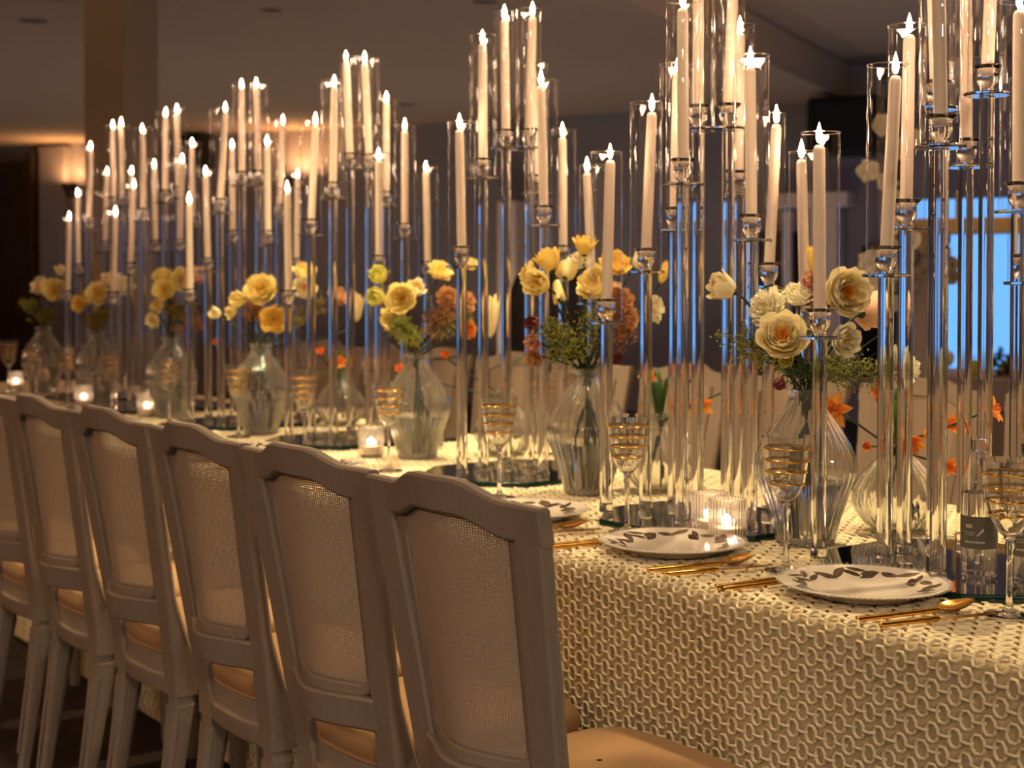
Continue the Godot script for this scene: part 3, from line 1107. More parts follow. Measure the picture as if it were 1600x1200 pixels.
# cutlery lies along +x from its handle end; a round handle, then the working end
func handle(s: Shape, ln: float) -> void:
	s.tube([Vector3(0, 0.0045, 0), Vector3(0.002, 0.0045, 0), Vector3(0.004, 0.0045, 0), Vector3(ln * 0.5, 0.0045, 0), Vector3(ln - 0.004, 0.0045, 0), Vector3(ln, 0.0045, 0)], [0.0046, 0.0049, 0.0045, 0.0040, 0.0042, 0.0028], 10)

func make_knife() -> Node3D:
	var t := thing("table_knife", "", "knife")
	var s := Shape.new()
	handle(s, 0.105)
	part("handle", s, M.gold, t)
	s = Shape.new()
	var rings := []
	for q in [[0.103, 0.003], [0.112, 0.006], [0.14, 0.008], [0.18, 0.0085], [0.205, 0.006], [0.215, 0.001]]:
		rings.append(PackedVector3Array([Vector3(q[0], 0.0035, -q[1] * 0.6), Vector3(q[0], 0.005, -q[1] * 0.5), Vector3(q[0], 0.0042, q[1]), Vector3(q[0], 0.0036, q[1])]))
	s.loft(rings)
	part("blade", s, M.gold, t)
	return t

func make_spoon() -> Node3D:
	var t := thing("soup_spoon", "", "spoon")
	var s := Shape.new()
	handle(s, 0.152)
	part("handle", s, M.gold, t)
	s = Shape.new()
	var up := []; var dn := []
	for i in 13:
		var u := i / 12.0
		var x := 0.149 + 0.070 * u
		var w := 0.0015 + 0.020 * pow(sin(PI * pow(u, 0.8)), 0.7)
		var row := PackedVector3Array(); var row2 := PackedVector3Array()
		for j in 9:
			var k := lerpf(-1.0, 1.0, j / 8.0)
			var dip := 0.0075 * sin(PI * u) * (1.0 - k * k)
			var y := 0.0055 + 0.010 * sm(0.0, 1.0, u) * 0.9
			row.append(Vector3(x, y - dip + 0.0006, w * k)); row2.append(Vector3(x, y - dip - 0.0006, w * k))
		up.append(row); dn.append(row2)
	s.grid(up); s.grid(dn, false, true)
	part("bowl", s, M.gold, t)
	return t

func make_fork() -> Node3D:
	var t := thing("dinner_fork", "", "fork")
	var s := Shape.new()
	handle(s, 0.125)
	part("handle", s, M.gold, t)
	s = Shape.new()
	var rings := []
	for q in [[0.123, 0.003], [0.135, 0.007], [0.150, 0.0115], [0.160, 0.012]]:
		rings.append(rect_strip(q[0], q[1], 0.0045 + (q[0] - 0.123) * 0.08))
	s.loft(rings)
	for k in 4:
		var z := lerpf(-0.0102, 0.0102, k / 3.0)
		s.tube([Vector3(0.158, 0.0075, z), Vector3(0.175, 0.0085, z), Vector3(0.198, 0.011, z * 0.95)], [0.0016, 0.0015, 0.0009], 6)
	part("tines", s, M.gold, t)
	return t

func rect_strip(x: float, w: float, y: float) -> PackedVector3Array:
	return PackedVector3Array([Vector3(x, y - 0.0009, -w), Vector3(x, y + 0.0009, -w), Vector3(x, y + 0.0009, w), Vector3(x, y - 0.0009, w)])

func make_votive() -> Node3D:
	var t := thing("votive_holder", "", "candle holder")
	var s := Shape.new()
	s.lathe([Vector2(0.0, 0.001), Vector2(0.033, 0.001), Vector2(0.0355, 0.004), Vector2(0.0355, 0.082), Vector2(0.0345, 0.083), Vector2(0.0325, 0.082), Vector2(0.0325, 0.006), Vector2(0.031, 0.0042), Vector2(0.0, 0.0042)], 120, Vector3.ZERO, 30, 0.03)
	part("ribbed_glass", s, M.votive, t)
	return t

func make_tealight() -> Node3D:
	var t := thing("tealight_candle", "", "candle")
	var s := Shape.new()
	s.lathe([Vector2(0, 0), Vector2(0.026, 0), Vector2(0.0262, 0.024), Vector2(0.0235, 0.0235), Vector2(0.0, 0.0225)], 32)
	part("wax", s, M.wax, t)
	s = Shape.new()
	s.tube([Vector3(0, 0.020, 0), Vector3(0.0006, 0.029, 0)], [0.0008], 6)
	part("wick", s, M.wick, t)
	s = Shape.new()
	s.lathe([Vector2(0, 0), Vector2(0.003, 0.002), Vector2(0.0046, 0.007), Vector2(0.0036, 0.014), Vector2(0.0012, 0.021), Vector2(0, 0.023)], 14, Vector3(0, 0.0265, 0), 0, 0.0, 3.0)
	part("flame", s, M.flame, t)
	var l := OmniLight3D.new()
	l.name = "tealight_glow"
	l.light_color = WARM; l.light_energy = 0.012
	l.omni_range = 6.0; l.omni_attenuation = 2.0; l.light_size = 0.01; l.shadow_enabled = true
	t.add_child(l)
	l.position = Vector3(0, 0.036, 0)
	return t

func make_bottle() -> Node3D:
	var t := thing("water_bottle", "", "bottle")
	var s := Shape.new()
	s.lathe([Vector2(0.0000, 0.0021), Vector2(0.0264, 0.0021), Vector2(0.0295, 0.0064), Vector2(0.0295, 0.1431), Vector2(0.0273, 0.1611), Vector2(0.0194, 0.1781), Vector2(0.0128, 0.1887), Vector2(0.0119, 0.2078)], 40)
	part("glass", s, M.bottle, t)
	s = Shape.new()
	s.lathe([Vector2(0.0000, 0.0064), Vector2(0.0275, 0.0064), Vector2(0.0280, 0.0106), Vector2(0.0280, 0.1399), Vector2(0.0000, 0.1399)], 40)
	part("water", s, M.water, t)
	s = Shape.new()
	s.lathe([Vector2(0.0000, 0.2078), Vector2(0.0136, 0.2078), Vector2(0.0141, 0.2109), Vector2(0.0141, 0.2268), Vector2(0.0132, 0.2290), Vector2(0.0000, 0.2290)], 32)
	part("screw_cap", s, M.crystal, t)
	s = Shape.new()
	var rows := []
	for y in [0.050, 0.103]:
		var row := PackedVector3Array()
		for j in 41:
			var a := lerpf(-1.9, 1.9, j / 40.0)
			row.append(Vector3(-0.02975 * cos(a), y, 0.02975 * sin(a)))
		rows.append(row)
	s.grid(rows)
	var lab := part("label", s, M.label, t)
	# faint printed lines and a bird-like mark, as on the photographed label
	s = Shape.new()
	for q in [[0.050, -0.75, -0.35, 0.006], [0.0425, -0.85, -0.2, 0.0012], [0.0385, -0.8, -0.25, 0.0012], [0.0255, -0.8, 0.35, 0.003]]:
		var n := 9
		for k in n:
			var a0 := lerpf(q[1], q[2], k / float(n)); var a1 := lerpf(q[1], q[2], (k + 0.62) / n)
			label_patch(s, a0, a1, q[0] + 0.034, q[0] + 0.034 + q[3])
	for k in 6:
		label_patch(s, -0.12 + k * 0.06, -0.05 + k * 0.06, 0.071 + k * 0.0016, 0.073 + k * 0.0021)
	part("printed_lines", s, M.print, lab)
	return t

func label_patch(s: Shape, a0: float, a1: float, y0: float, y1: float) -> void:
	var rows := []
	for y in [y0, y1]:
		var row := PackedVector3Array()
		for j in 4:
			var a := lerpf(a0, a1, j / 3.0)
			row.append(Vector3(-0.0300 * cos(a), y, 0.0300 * sin(a)))
		rows.append(row)
	s.grid(rows)

func repeats(proto: Node3D, group: String, list: Array) -> void:
	var first := true
	for q in list:
		var o := proto
		if not first:
			o = copy_of(proto, q[0], q[1], q[2])
		o.position = q[0]; o.rotation.y = q[1]
		o.set_meta("label", q[2]); o.set_meta("group", group)
		first = false

func place_settings() -> void:
	var Y := TOP + 0.0035
	var plates := []
	var px := [[1.838, -1.545], [1.848, -2.0], [1.86, -2.47], [1.87, -2.94], [1.875, -3.41], [1.88, -3.9], [1.88, -4.4], [1.88, -4.9], [1.88, -5.5], [1.88, -6.0]]
	var knives := []; var spoons := []; var forks := []
	var forks2 := []
	for k in px.size():
		var w: String = ["nearest the camera", "second from the nearest", "third", "fourth", "fifth", "sixth", "seventh", "eighth", "ninth", "farthest"][k]
		var c := Vector3(px[k][0], Y, px[k][1])
		plates.append([c, 0.7 * k, "white plate with taupe leaf wreath, %s along the near side" % w])
		var jit := 0.02 * sin(k * 2.3)
		knives.append([Vector3(1.672, Y, c.z + 0.170), -0.25 + jit, "gold knife lying right of the plate, %s along the near side" % w])
		spoons.append([Vector3(1.672, Y, c.z + 0.128), -0.21 + jit, "gold spoon lying between plate and knife, setting %s along the near side" % w])
		forks.append([Vector3(1.664, Y, c.z - 0.139), -0.11 - jit, "gold fork lying just left of the plate, %s along the near side" % w])
		forks2.append([Vector3(1.667, Y, c.z - 0.158), -0.11 - jit, "gold fork lying farthest left of the plate, %s along the near side" % w])
	repeats(make_plate(), "white plates with a leaf wreath", plates)
	repeats(make_knife(), "gold knives", knives.slice(0, 6))
	repeats(make_spoon(), "gold spoons", spoons.slice(0, 6))
	repeats(make_fork(), "gold forks", forks.slice(0, 6) + forks2.slice(0, 6))
	var gob := []
	var gx := [[1.890, -1.313], [1.874, -1.744], [1.907, -2.197], [1.980, -2.728], [2.03, -3.29], [2.09, -3.86], [2.09, -4.30], [2.08, -4.82], [2.09, -5.38], [2.08, -5.83], [2.10, -6.27], [2.11, -6.66]]
	for k in gx.size():
		gob.append([Vector3(gx[k][0], Y, gx[k][1]), 0.4 * k, "cut-crystal goblet with three gold bands, %s from the right along the near side" % ORD[k]])
	var fx := [[2.60, -2.30], [2.58, -3.35], [2.62, -4.35], [2.60, -5.3]]
	for k in fx.size():
		gob.append([Vector3(fx[k][0], Y, fx[k][1]), 0.3 * k, "cut-crystal goblet with gold bands on the far side, %s from the right" % ORD[k]])
	repeats(make_goblet(), "gold-banded goblets", gob)
	var vo := [[2.026, -2.088, "ribbed glass votive holder, left one of the pair before the second candle group"], [1.992, -2.005, "ribbed glass votive holder, right one of the pair before the second candle group"], [2.165, -3.604, "ribbed glass votive holder in front of the two water bottles"],
		[2.14, -5.16, "ribbed glass votive holder glowing below the fifth candle group"], [2.10, -5.70, "ribbed glass votive holder glowing behind the fifth chair"], [2.18, -6.78, "ribbed glass votive holder glowing at the far left end"]]
	var a := []; var b := []
	for q in vo:
		a.append([Vector3(q[0], Y, q[1]), 0.0, q[2]])
		b.append([Vector3(q[0], Y + 0.0045, q[1]), 0.0, q[2].replace("ribbed glass votive holder", "lit tealight inside the ribbed votive")])
	repeats(make_votive(), "ribbed votive holders", a)
	repeats(make_tealight(), "tealights in the votives", b)
	var bt := [[2.058, -1.488, "small water bottle with grey label behind the nearest goblet"], [2.062, -1.395, "small water bottle with grey label at the right edge of the frame"],
		[2.378, -3.74, "small water bottle with grey label, left of the pair behind a votive"], [2.42, -3.665, "small water bottle with grey label, right of the pair behind a votive"]]
	a = []
	for q in bt:
		a.append([Vector3(q[0], TRAY + 0.001 if q[1] > -2.0 else Y, q[1]), 0.62, q[2]])
	repeats(make_bottle(), "small water bottles", a)

# ---------------------------------------------------------------- vases
const VASES := [[2.11, -1.915], [2.195, -2.671], [2.254, -3.50], [2.20, -4.36], [2.20, -5.08], [2.22, -5.86], [2.22, -6.52]]
func vases() -> void:
	var t := thing("fluted_vase", "", "vase")
	var s := Shape.new()
	s.lathe([Vector2(0.0, 0.004), Vector2(0.050, 0.004), Vector2(0.053, 0.0), Vector2(0.0545, 0.004), Vector2(0.060, 0.030), Vector2(0.070, 0.062), Vector2(0.081, 0.095), Vector2(0.0905, 0.122), Vector2(0.0945, 0.136), Vector2(0.0950, 0.148), Vector2(0.0915, 0.166), Vector2(0.083, 0.188), Vector2(0.069, 0.212), Vector2(0.054, 0.234), Vector2(0.041, 0.252), Vector2(0.033, 0.266), Vector2(0.0305, 0.276), Vector2(0.033, 0.285), Vector2(0.040, 0.293), Vector2(0.0395, 0.2945), Vector2(0.0375, 0.294), Vector2(0.0305, 0.286), Vector2(0.0280, 0.276), Vector2(0.0305, 0.265), Vector2(0.0385, 0.251), Vector2(0.0515, 0.233), Vector2(0.0665, 0.211), Vector2(0.0805, 0.187), Vector2(0.0890, 0.1655), Vector2(0.0923, 0.148), Vector2(0.0918, 0.136), Vector2(0.0878, 0.122), Vector2(0.0785, 0.096), Vector2(0.0675, 0.063), Vector2(0.0575, 0.031), Vector2(0.0515, 0.010), Vector2(0.0480, 0.007), Vector2(0.0, 0.007)], 168, Vector3.ZERO, 28, 0.022)
	part("fluted_glass", s, M.vase, t)
	s = Shape.new()
	s.lathe([Vector2(0.0, 0.0075), Vector2(0.0475, 0.0075), Vector2(0.0508, 0.0105), Vector2(0.0568, 0.031), Vector2(0.0668, 0.063), Vector2(0.0777, 0.096), Vector2(0.0858, 0.118), Vector2(0.0, 0.118)], 168, Vector3.ZERO, 28, 0.022)
	part("water", s, M.water, t)
	var where := ["nearest, in front of the first candle group", "second from the right, behind the third goblet", "third from the right, behind the two bottles", "fourth from the right", "fifth from the right", "sixth from the right", "farthest left"]
	var list := []
	for k in VASES.size():
		list.append([Vector3(VASES[k][0], TOP + 0.0035, VASES[k][1]), 0.3 * k, "onion-shaped fluted glass vase of garden roses, %s" % where[k]])
	repeats(t, "fluted rose vases", list)
	t = thing("bud_vase", "", "vase")
	s = Shape.new()
	s.lathe([Vector2(0.0, 0.003), Vector2(0.045, 0.003), Vector2(0.060, 0.012), Vector2(0.080, 0.038), Vector2(0.0875, 0.062), Vector2(0.084, 0.085), Vector2(0.068, 0.112), Vector2(0.045, 0.136), Vector2(0.028, 0.152), Vector2(0.022, 0.165), Vector2(0.024, 0.178), Vector2(0.030, 0.184), Vector2(0.0285, 0.1855), Vector2(0.0215, 0.179), Vector2(0.0195, 0.165), Vector2(0.0255, 0.151), Vector2(0.0425, 0.135), Vector2(0.0655, 0.111), Vector2(0.0812, 0.084), Vector2(0.0846, 0.062), Vector2(0.0773, 0.039), Vector2(0.0575, 0.0145), Vector2(0.044, 0.006), Vector2(0.0, 0.006)], 144, Vector3.ZERO, 24, 0.03)
	part("fluted_glass", s, M.vase, t)
	list = []
	for q in [[2.36, -1.90, "squat fluted glass vase of orange lilies behind the first candle group"], [2.36, -2.60, "squat fluted glass vase of orange lilies behind the second candle group"], [2.50, -3.42, "squat fluted glass vase with tulip leaves behind the third candle group"], [2.55, -4.45, "squat fluted glass vase with orange blossoms behind the fourth candle group"]]:
		list.append([Vector3(q[0], TOP + 0.0035, q[1]), 0.0, q[2]])
	repeats(t, "squat vases of orange flowers", list)

# ---------------------------------------------------------------- flowers
var petal_cache := {}
func petal_mesh(key: String, r0: float, r1: float, y0: float, y1: float, w: float, curl: float, ruffle: float, m: Material, fine: bool) -> ArrayMesh:
	var id := "%s/%s/%d" % [key, m.get_instance_id(), int(fine)]
	if petal_cache.has(id):
		return petal_cache[id]
	var s := Shape.new()
	var nu := 9 if fine else 5
	var nv := 8 if fine else 5
	var rows := []
	var ph := float(key.hash() % 97)
	for i in nv:
		var v := i / float(nv - 1)
		var row := PackedVector3Array()
		for j in nu:
			var u := lerpf(-1.0, 1.0, j / float(nu - 1))
			var vv := v * (1.0 - 0.20 * u * u * v)
			var wf := pow(sin(PI * (0.10 + 0.80 * v)), 0.55)
			var a := w * u * wf
			var r := r0 + (r1 - r0) * pow(vv, 0.55)
			var y := y0 + (y1 - y0) * pow(vv, 1.3)
			var k := maxf(0.0, vv - 0.62) / 0.38
			r += curl * k * k * (0.55 + 0.45 * u * u)
			y -= curl * 0.7 * k * k * u * u
			r += ruffle * v * (sin(u * 5.0 + ph) + 0.6 * sin(u * 9.0 + ph * 2.0 + v * 4.0)) 
			y += ruffle * 0.7 * v * sin(u * 7.0 + ph)
			row.append(Vector3(r * sin(a), y, r * cos(a)))
		rows.append(row)
	s.grid(rows)
	petal_cache[id] = s.mesh(m)
	return petal_cache[id]

# outer to inner: petals, r0, r1, y0, y1, half-width, curl, ruffle, colour index
const OPEN := [[5, 0.14, 0.98, -0.58, 0.20, 0.90, 0.10, 0.025, 0], [5, 0.14, 0.90, -0.52, 0.42, 0.88, -0.02, 0.025, 0], [6, 0.12, 0.76, -0.44, 0.50, 0.80, -0.10, 0.02, 0], [6, 0.10, 0.60, -0.36, 0.48, 0.74, -0.08, 0.02, 1], [7, 0.09, 0.46, -0.30, 0.42, 0.62, -0.03, 0.04, 1], [6, 0.08, 0.31, -0.26, 0.36, 0.85, 0.0, 0.035, 2], [5, 0.04, 0.17, -0.25, 0.32, 1.0, 0.0, 0.03, 3]]
const CUP := [[4, 0.12, 0.80, -0.62, 0.52, 0.98, 0.10, 0.02, 0], [5, 0.12, 0.70, -0.58, 0.66, 0.9, -0.08, 0.02, 0], [5, 0.1, 0.52, -0.5, 0.66, 0.86, -0.14, 0.02, 1], [4, 0.08, 0.32, -0.4, 0.60, 0.9, -0.1, 0.03, 2], [3, 0.04, 0.16, -0.3, 0.55, 1.0, -0.05, 0.03, 3]]
const RUFFLED := [[7, 0.14, 0.95, -0.45, 0.15, 0.66, 0.16, 0.075, 0], [8, 0.12, 0.80, -0.40, 0.36, 0.60, 0.10, 0.075, 0], [8, 0.10, 0.60, -0.34, 0.50, 0.56, 0.06, 0.07, 1], [7, 0.08, 0.40, -0.28, 0.56, 0.55, 0.02, 0.07, 1], [6, 0.05, 0.20, -0.2, 0.56, 0.6, 0.0, 0.06, 2]]
const SLIM := [[3, 0.10, 0.46, -0.9, 0.75, 1.15, 0.04, 0.01, 0], [3, 0.10, 0.40, -0.85, 0.85, 1.1, -0.10, 0.01, 1], [3, 0.06, 0.24, -0.7, 0.8, 1.0, -0.1, 0.01, 2]]
const GLOBE := [[6, 0.12, 0.86, -0.70, 0.40, 0.76, -0.20, 0.01, 0], [6, 0.12, 0.76, -0.6, 0.62, 0.7, -0.26, 0.01, 0], [5, 0.1, 0.52, -0.5, 0.70, 0.7, -0.16, 0.02, 1], [4, 0.06, 0.28, -0.4, 0.7, 0.8, -0.1, 0.02, 2]]
const PALETTE := {
	"cream": ["cream", "cream", "apricot", "orange"], "ivory": ["ivory", "ivory", "cream", "butter"], "butter": ["butter", "butter", "yellow", "apricot"],
	"yellow": ["yellow", "yellow", "yellow", "apricot"], "lime": ["lime", "lime", "butter", "butter"], "blush": ["blush", "ivory", "blush", "cream"], "plum": ["plum", "plum", "plum", "plum"],
	"mauve": ["mauve", "blush", "mauve", "mauve"], "buff": ["buff", "buff", "blush", "buff"], "orange": ["tangerine", "deep", "deep", "deep"], "peach": ["saffron", "tangerine", "orange", "tangerine"], "white": ["white", "white", "white", "butter"]}

func bloom(kind: String, called: String, label: String, cat: String, at: Vector3, R: float, dir: Vector3, colors: String, way: Array, group: String) -> Node3D:
	var t := thing(called, label, cat, at, 0.0, group)
	var d := dir.normalized()
	var fine := R > 0.012 and at.length() < 3.6
	var form: Array = {"open": OPEN, "cup": CUP, "ruffled": RUFFLED, "slim": SLIM, "globe": GLOBE}[kind]
	var pal: Array = PALETTE[colors]
	var li := 0
	var spin0 := rng.randf() * TAU
	for l in form:
		if not fine and li == 3:
			li += 1
			continue
		var n: int = l[0]
		for k in n:
			var variant := k % 2
			var mesh := petal_mesh("%s%d%d" % [kind, li, variant], l[1], l[2], l[3] + 0.03 * variant, l[4] + 0.05 * variant, l[5], l[6], l[7], M[pal[l[8]]], fine)
			var spin := spin0 + li * 0.55 + TAU * k / n + rng.randf_range(-0.08, 0.08)
			var tr := at_dir(d, Vector3.ZERO, spin, R * rng.randf_range(0.95, 1.04))
			tr.basis = tr.basis * Basis(Vector3.RIGHT, rng.randf_range(-0.06, 0.08))
			put("petal", mesh, t, tr)
		li += 1
	# calyx and stem
	var s := Shape.new()
	s.lathe([Vector2(0, -0.80 * R), Vector2(0.07 * R, -0.78 * R), Vector2(0.16 * R, -0.68 * R), Vector2(0.20 * R, -0.56 * R), Vector2(0.10 * R, -0.45 * R), Vector2(0, -0.45 * R)], 10)
	var c := part("calyx", s, M.stem, t)
	c.transform = at_dir(d)
	stem_part(t, at, d, R, way, 0.0026 if R > 0.02 else 0.0014)
	return t

func stem_part(t: Node3D, at: Vector3, d: Vector3, R: float, way: Array, thick: float) -> void:
	if way.is_empty():
		return
	var p0 := -d * R * 0.72
	var neck: Vector3 = way[0] - at
	var c1 := p0 - d * maxf(0.03, R * 1.2)
	var path := []
	for k in 10:
		var u := k / 9.0
		var a := p0.lerp(c1, u); var b := c1.lerp(neck, u)
		path.append(a.lerp(b, u))
	for k in range(1, way.size()):
		var q: Vector3 = way[k] - at
		var last: Vector3 = path[-1]
		for i in 4:
			path.append(last.lerp(q, (i + 1) / 4.0))
	var s := Shape.new()
	s.tube(path, [thick], 6)
	part("stem", s, M.stem, t)

# six pointed petals; open 1 = star, 0 = closed cone
func star(label: String, at: Vector3, R: float, dir: Vector3, colors: String, open: float, way: Array, leafs: int, group: String) -> Node3D:
	var t := thing("orange_lily", label, "flower", at, 0.0, group)
	var d := dir.normalized()
	var pal: Array = PALETTE[colors]
	for k in 6:
		var id := "star%d%d%s" % [k % 2, int(open * 10), pal[k % 2]]
		if not petal_cache.has(id):
			var s := Shape.new()
			var rows := []
			for i in 9:
				var v := i / 8.0
				var w := 0.30 * pow(sin(PI * pow(v, 0.75)), 0.8) * (1.0 if k % 2 == 0 else 0.85) + 0.012
				var r := (0.06 + lerpf(0.42, 1.0, open) * pow(v, lerpf(0.55, 1.15, open))) 
				var y := -0.35 + lerpf(1.15, 0.75, open) * v - open * 0.42 * v * v * v
				var row := PackedVector3Array()
				for j in 7:
					var u := lerpf(-1.0, 1.0, j / 6.0)
					row.append(Vector3(w * u, y + 0.10 * u * u * w * 3.0 - 0.05 * exp(-u * u * 30.0) * sin(PI * v), r - 0.18 * u * u * w * 2.0))
				rows.append(row)
			s.grid(rows)
			petal_cache[id] = s.mesh(M[pal[k % 2]])
		var tr := at_dir(d, Vector3.ZERO, TAU * k / 6.0 + 0.2, R)
		put("petal", petal_cache[id], t, tr)
	var s := Shape.new()
	for k in 5:
		var a := TAU * k / 5.0
		s.tube([Vector3(0, -0.3 * R, 0), Vector3(cos(a) * 0.08 * R, 0.1 * R, sin(a) * 0.08 * R), Vector3(cos(a) * 0.2 * R, 0.42 * R, sin(a) * 0.2 * R)], [0.018 * R, 0.018 * R, 0.05 * R], 5)
	var c := part("stamens", s, M.deep, t)
	c.transform = at_dir(d)
	stem_part(t, at, d, R * 0.5, way, 0.0024)
	for k in leafs:
		var p: Vector3 = way[0] - at
		var out := Vector3(rng.randf_range(-1, 1), 0.0, rng.randf_range(-1, 1)).normalized()
		strap(t, p + Vector3(0, -0.01, 0), p + out * rng.randf_range(0.03, 0.07) + Vector3(0, rng.randf_range(0.08, 0.16), 0), 0.011)
	return t

func strap(t: Node3D, a: Vector3, b: Vector3, w: float) -> void:
	var s := Shape.new()
	var rows := []
	var side := (b - a).cross(Vector3.UP).normalized()
	if side == Vector3.ZERO:
		side = Vector3.RIGHT
	for i in 9:
		var v := i / 8.0
		var p := a.lerp(b, v) + Vector3(0, 0.03 * sin(PI * v), 0)
		var ww := w * pow(sin(PI * (0.06 + 0.93 * v)), 0.8)
		rows.append(PackedVector3Array([p - side * ww + Vector3(0, ww * 0.4, 0), p, p + side * ww + Vector3(0, ww * 0.4, 0)]))
	s.grid(rows)
	part("leaf", s, M.leaf, t)

# fine branching greenery: a stem, side twigs and many small seed-like leaves
func sprig(label: String, base: Vector3, tip: Vector3, spread: float, n: int, leaf: float, m: Material) -> void:
	var t := thing("greenery_sprig", label, "greenery", base, 0.0, "fine greenery in the bouquets")
	var s := Shape.new()
	var f := Shape.new()
	var end := tip - base
	var main := []
	for k in 8:
		var u := k / 7.0
		main.append(end * u + Vector3(0, 0.02 * sin(PI * u), 0))
	s.tube(main, [0.0018, 0.0016, 0.0014, 0.0012, 0.0010, 0.0009, 0.0008, 0.0006], 5)
	for k in n:
		var u := rng.randf_range(0.30, 1.0)
		var p := end * u + Vector3(0, 0.02 * sin(PI * u), 0)
		var d := Vector3(rng.randfn(), rng.randfn() * 0.8 + 0.15, rng.randfn()).normalized() * spread * rng.randf_range(0.4, 1.0) * (1.15 - 0.5 * u) + end.normalized() * spread * 0.4
		var q := p + d
		s.tube([p, p.lerp(q, 0.5) + Vector3(0, 0.004, 0), q], [0.0007, 0.0006, 0.0004], 3, false)
		for i in 9:
			var w := p.lerp(q, rng.randf_range(0.35, 1.05)) + Vector3(rng.randfn(), rng.randfn(), rng.randfn()) * spread * 0.11
			var dir := (d.normalized() + Vector3(rng.randfn(), rng.randfn(), rng.randfn()) * 0.7).normalized()
			var a := dir.cross(Vector3.UP).normalized() * leaf * 0.42
			var b := dir.cross(a).normalized() * leaf * 0.42
			var e := w + dir * leaf * rng.randf_range(0.8, 1.5)
			var mid := w.lerp(e, 0.5)
			var rows := [PackedVector3Array([w, w, w, w]), PackedVector3Array([mid + a, mid + b, mid - a, mid - b]), PackedVector3Array([e, e, e, e])]
			f.grid(rows, true)
	part("twigs", s, M.stem, t)
	var o := part("foliage", f, m, t)
	o.set_meta("kind", "stuff")

func vase_way(k: int, bend := 0.0) -> Array:
	var v: Array = VASES[k]
	var a := rng.randf() * TAU
	return [Vector3(v[0] + cos(a) * 0.014, TOP + 0.285, v[1] + sin(a) * 0.014), Vector3(v[0] - cos(a) * 0.030, TOP + 0.13, v[1] - sin(a) * 0.030), Vector3(v[0] - cos(a) * 0.038, TOP + 0.018, v[1] - sin(a) * 0.038)]

func squat_way(x: float, z: float) -> Array:
	var a := rng.randf() * TAU
	return [Vector3(x + cos(a) * 0.010, TOP + 0.165, z + sin(a) * 0.010), Vector3(x - cos(a) * 0.05, TOP + 0.02, z - sin(a) * 0.05)]

# candlesticks by group, right to left: x, z, top of the chimney
const STICKS := [
	[[1.973, -1.759, 1.514], [2.010, -1.644, 1.622], [2.124, -1.693, 1.707], [2.229, -1.710, 1.928], [1.968, -1.501, 1.829], [2.307, -1.702, 1.826], [2.255, -1.620, 1.947], [2.196, -1.512, 1.731], [2.266, -1.542, 1.609]],
	[[2.007, -2.380, 1.525], [2.091, -2.350, 1.632], [2.183, -2.360, 1.722], [1.982, -2.119, 1.801], [2.126, -2.228, 1.926], [2.130, -2.144, 1.921], [2.255, -2.240, 1.797], [2.084, -2.034, 1.692], [2.257, -2.152, 1.601], [2.268, -2.062, 1.517]],
	[[2.077, -3.020, 1.649], [2.154, -3.037, 1.872], [2.313, -3.156, 1.964], [2.322, -3.065, 1.959], [2.446, -3.198, 1.852], [2.230, -2.884, 1.749], [2.461, -3.098, 1.659], [2.446, -2.958, 1.554]],
	[[2.115, -4.004, 1.536], [2.215, -4.045, 1.755], [2.242, -3.956, 1.866], [2.401, -4.124, 1.974], [2.430, -4.053, 1.968], [2.548, -4.143, 1.858], [2.510, -3.969, 1.747], [2.337, -3.841, 1.642], [2.647, -4.044, 1.628]],
	[[2.092, -4.669, 1.537], [2.220, -4.804, 1.646], [2.195, -4.648, 1.845], [2.346, -4.865, 1.747], [2.308, -4.711, 1.946], [2.387, -4.740, 1.955], [2.503, -4.811, 1.840], [2.326, -4.552, 1.736], [2.530, -4.729, 1.646]],
	[[2.108, -5.403, 1.522], [2.240, -5.559, 1.637], [2.236, -5.415, 1.844], [2.408, -5.706, 1.730], [2.356, -5.488, 1.922], [2.426, -5.518, 1.942], [2.544, -5.646, 1.824], [2.337, -5.304, 1.726]],
	[[2.176, -6.085, 1.523], [2.276, -6.230, 1.638], [2.275, -6.098, 1.829], [2.425, -6.304, 1.740], [2.393, -6.119, 1.925], [2.451, -6.169, 1.941], [2.406, -5.958, 1.726]],
]

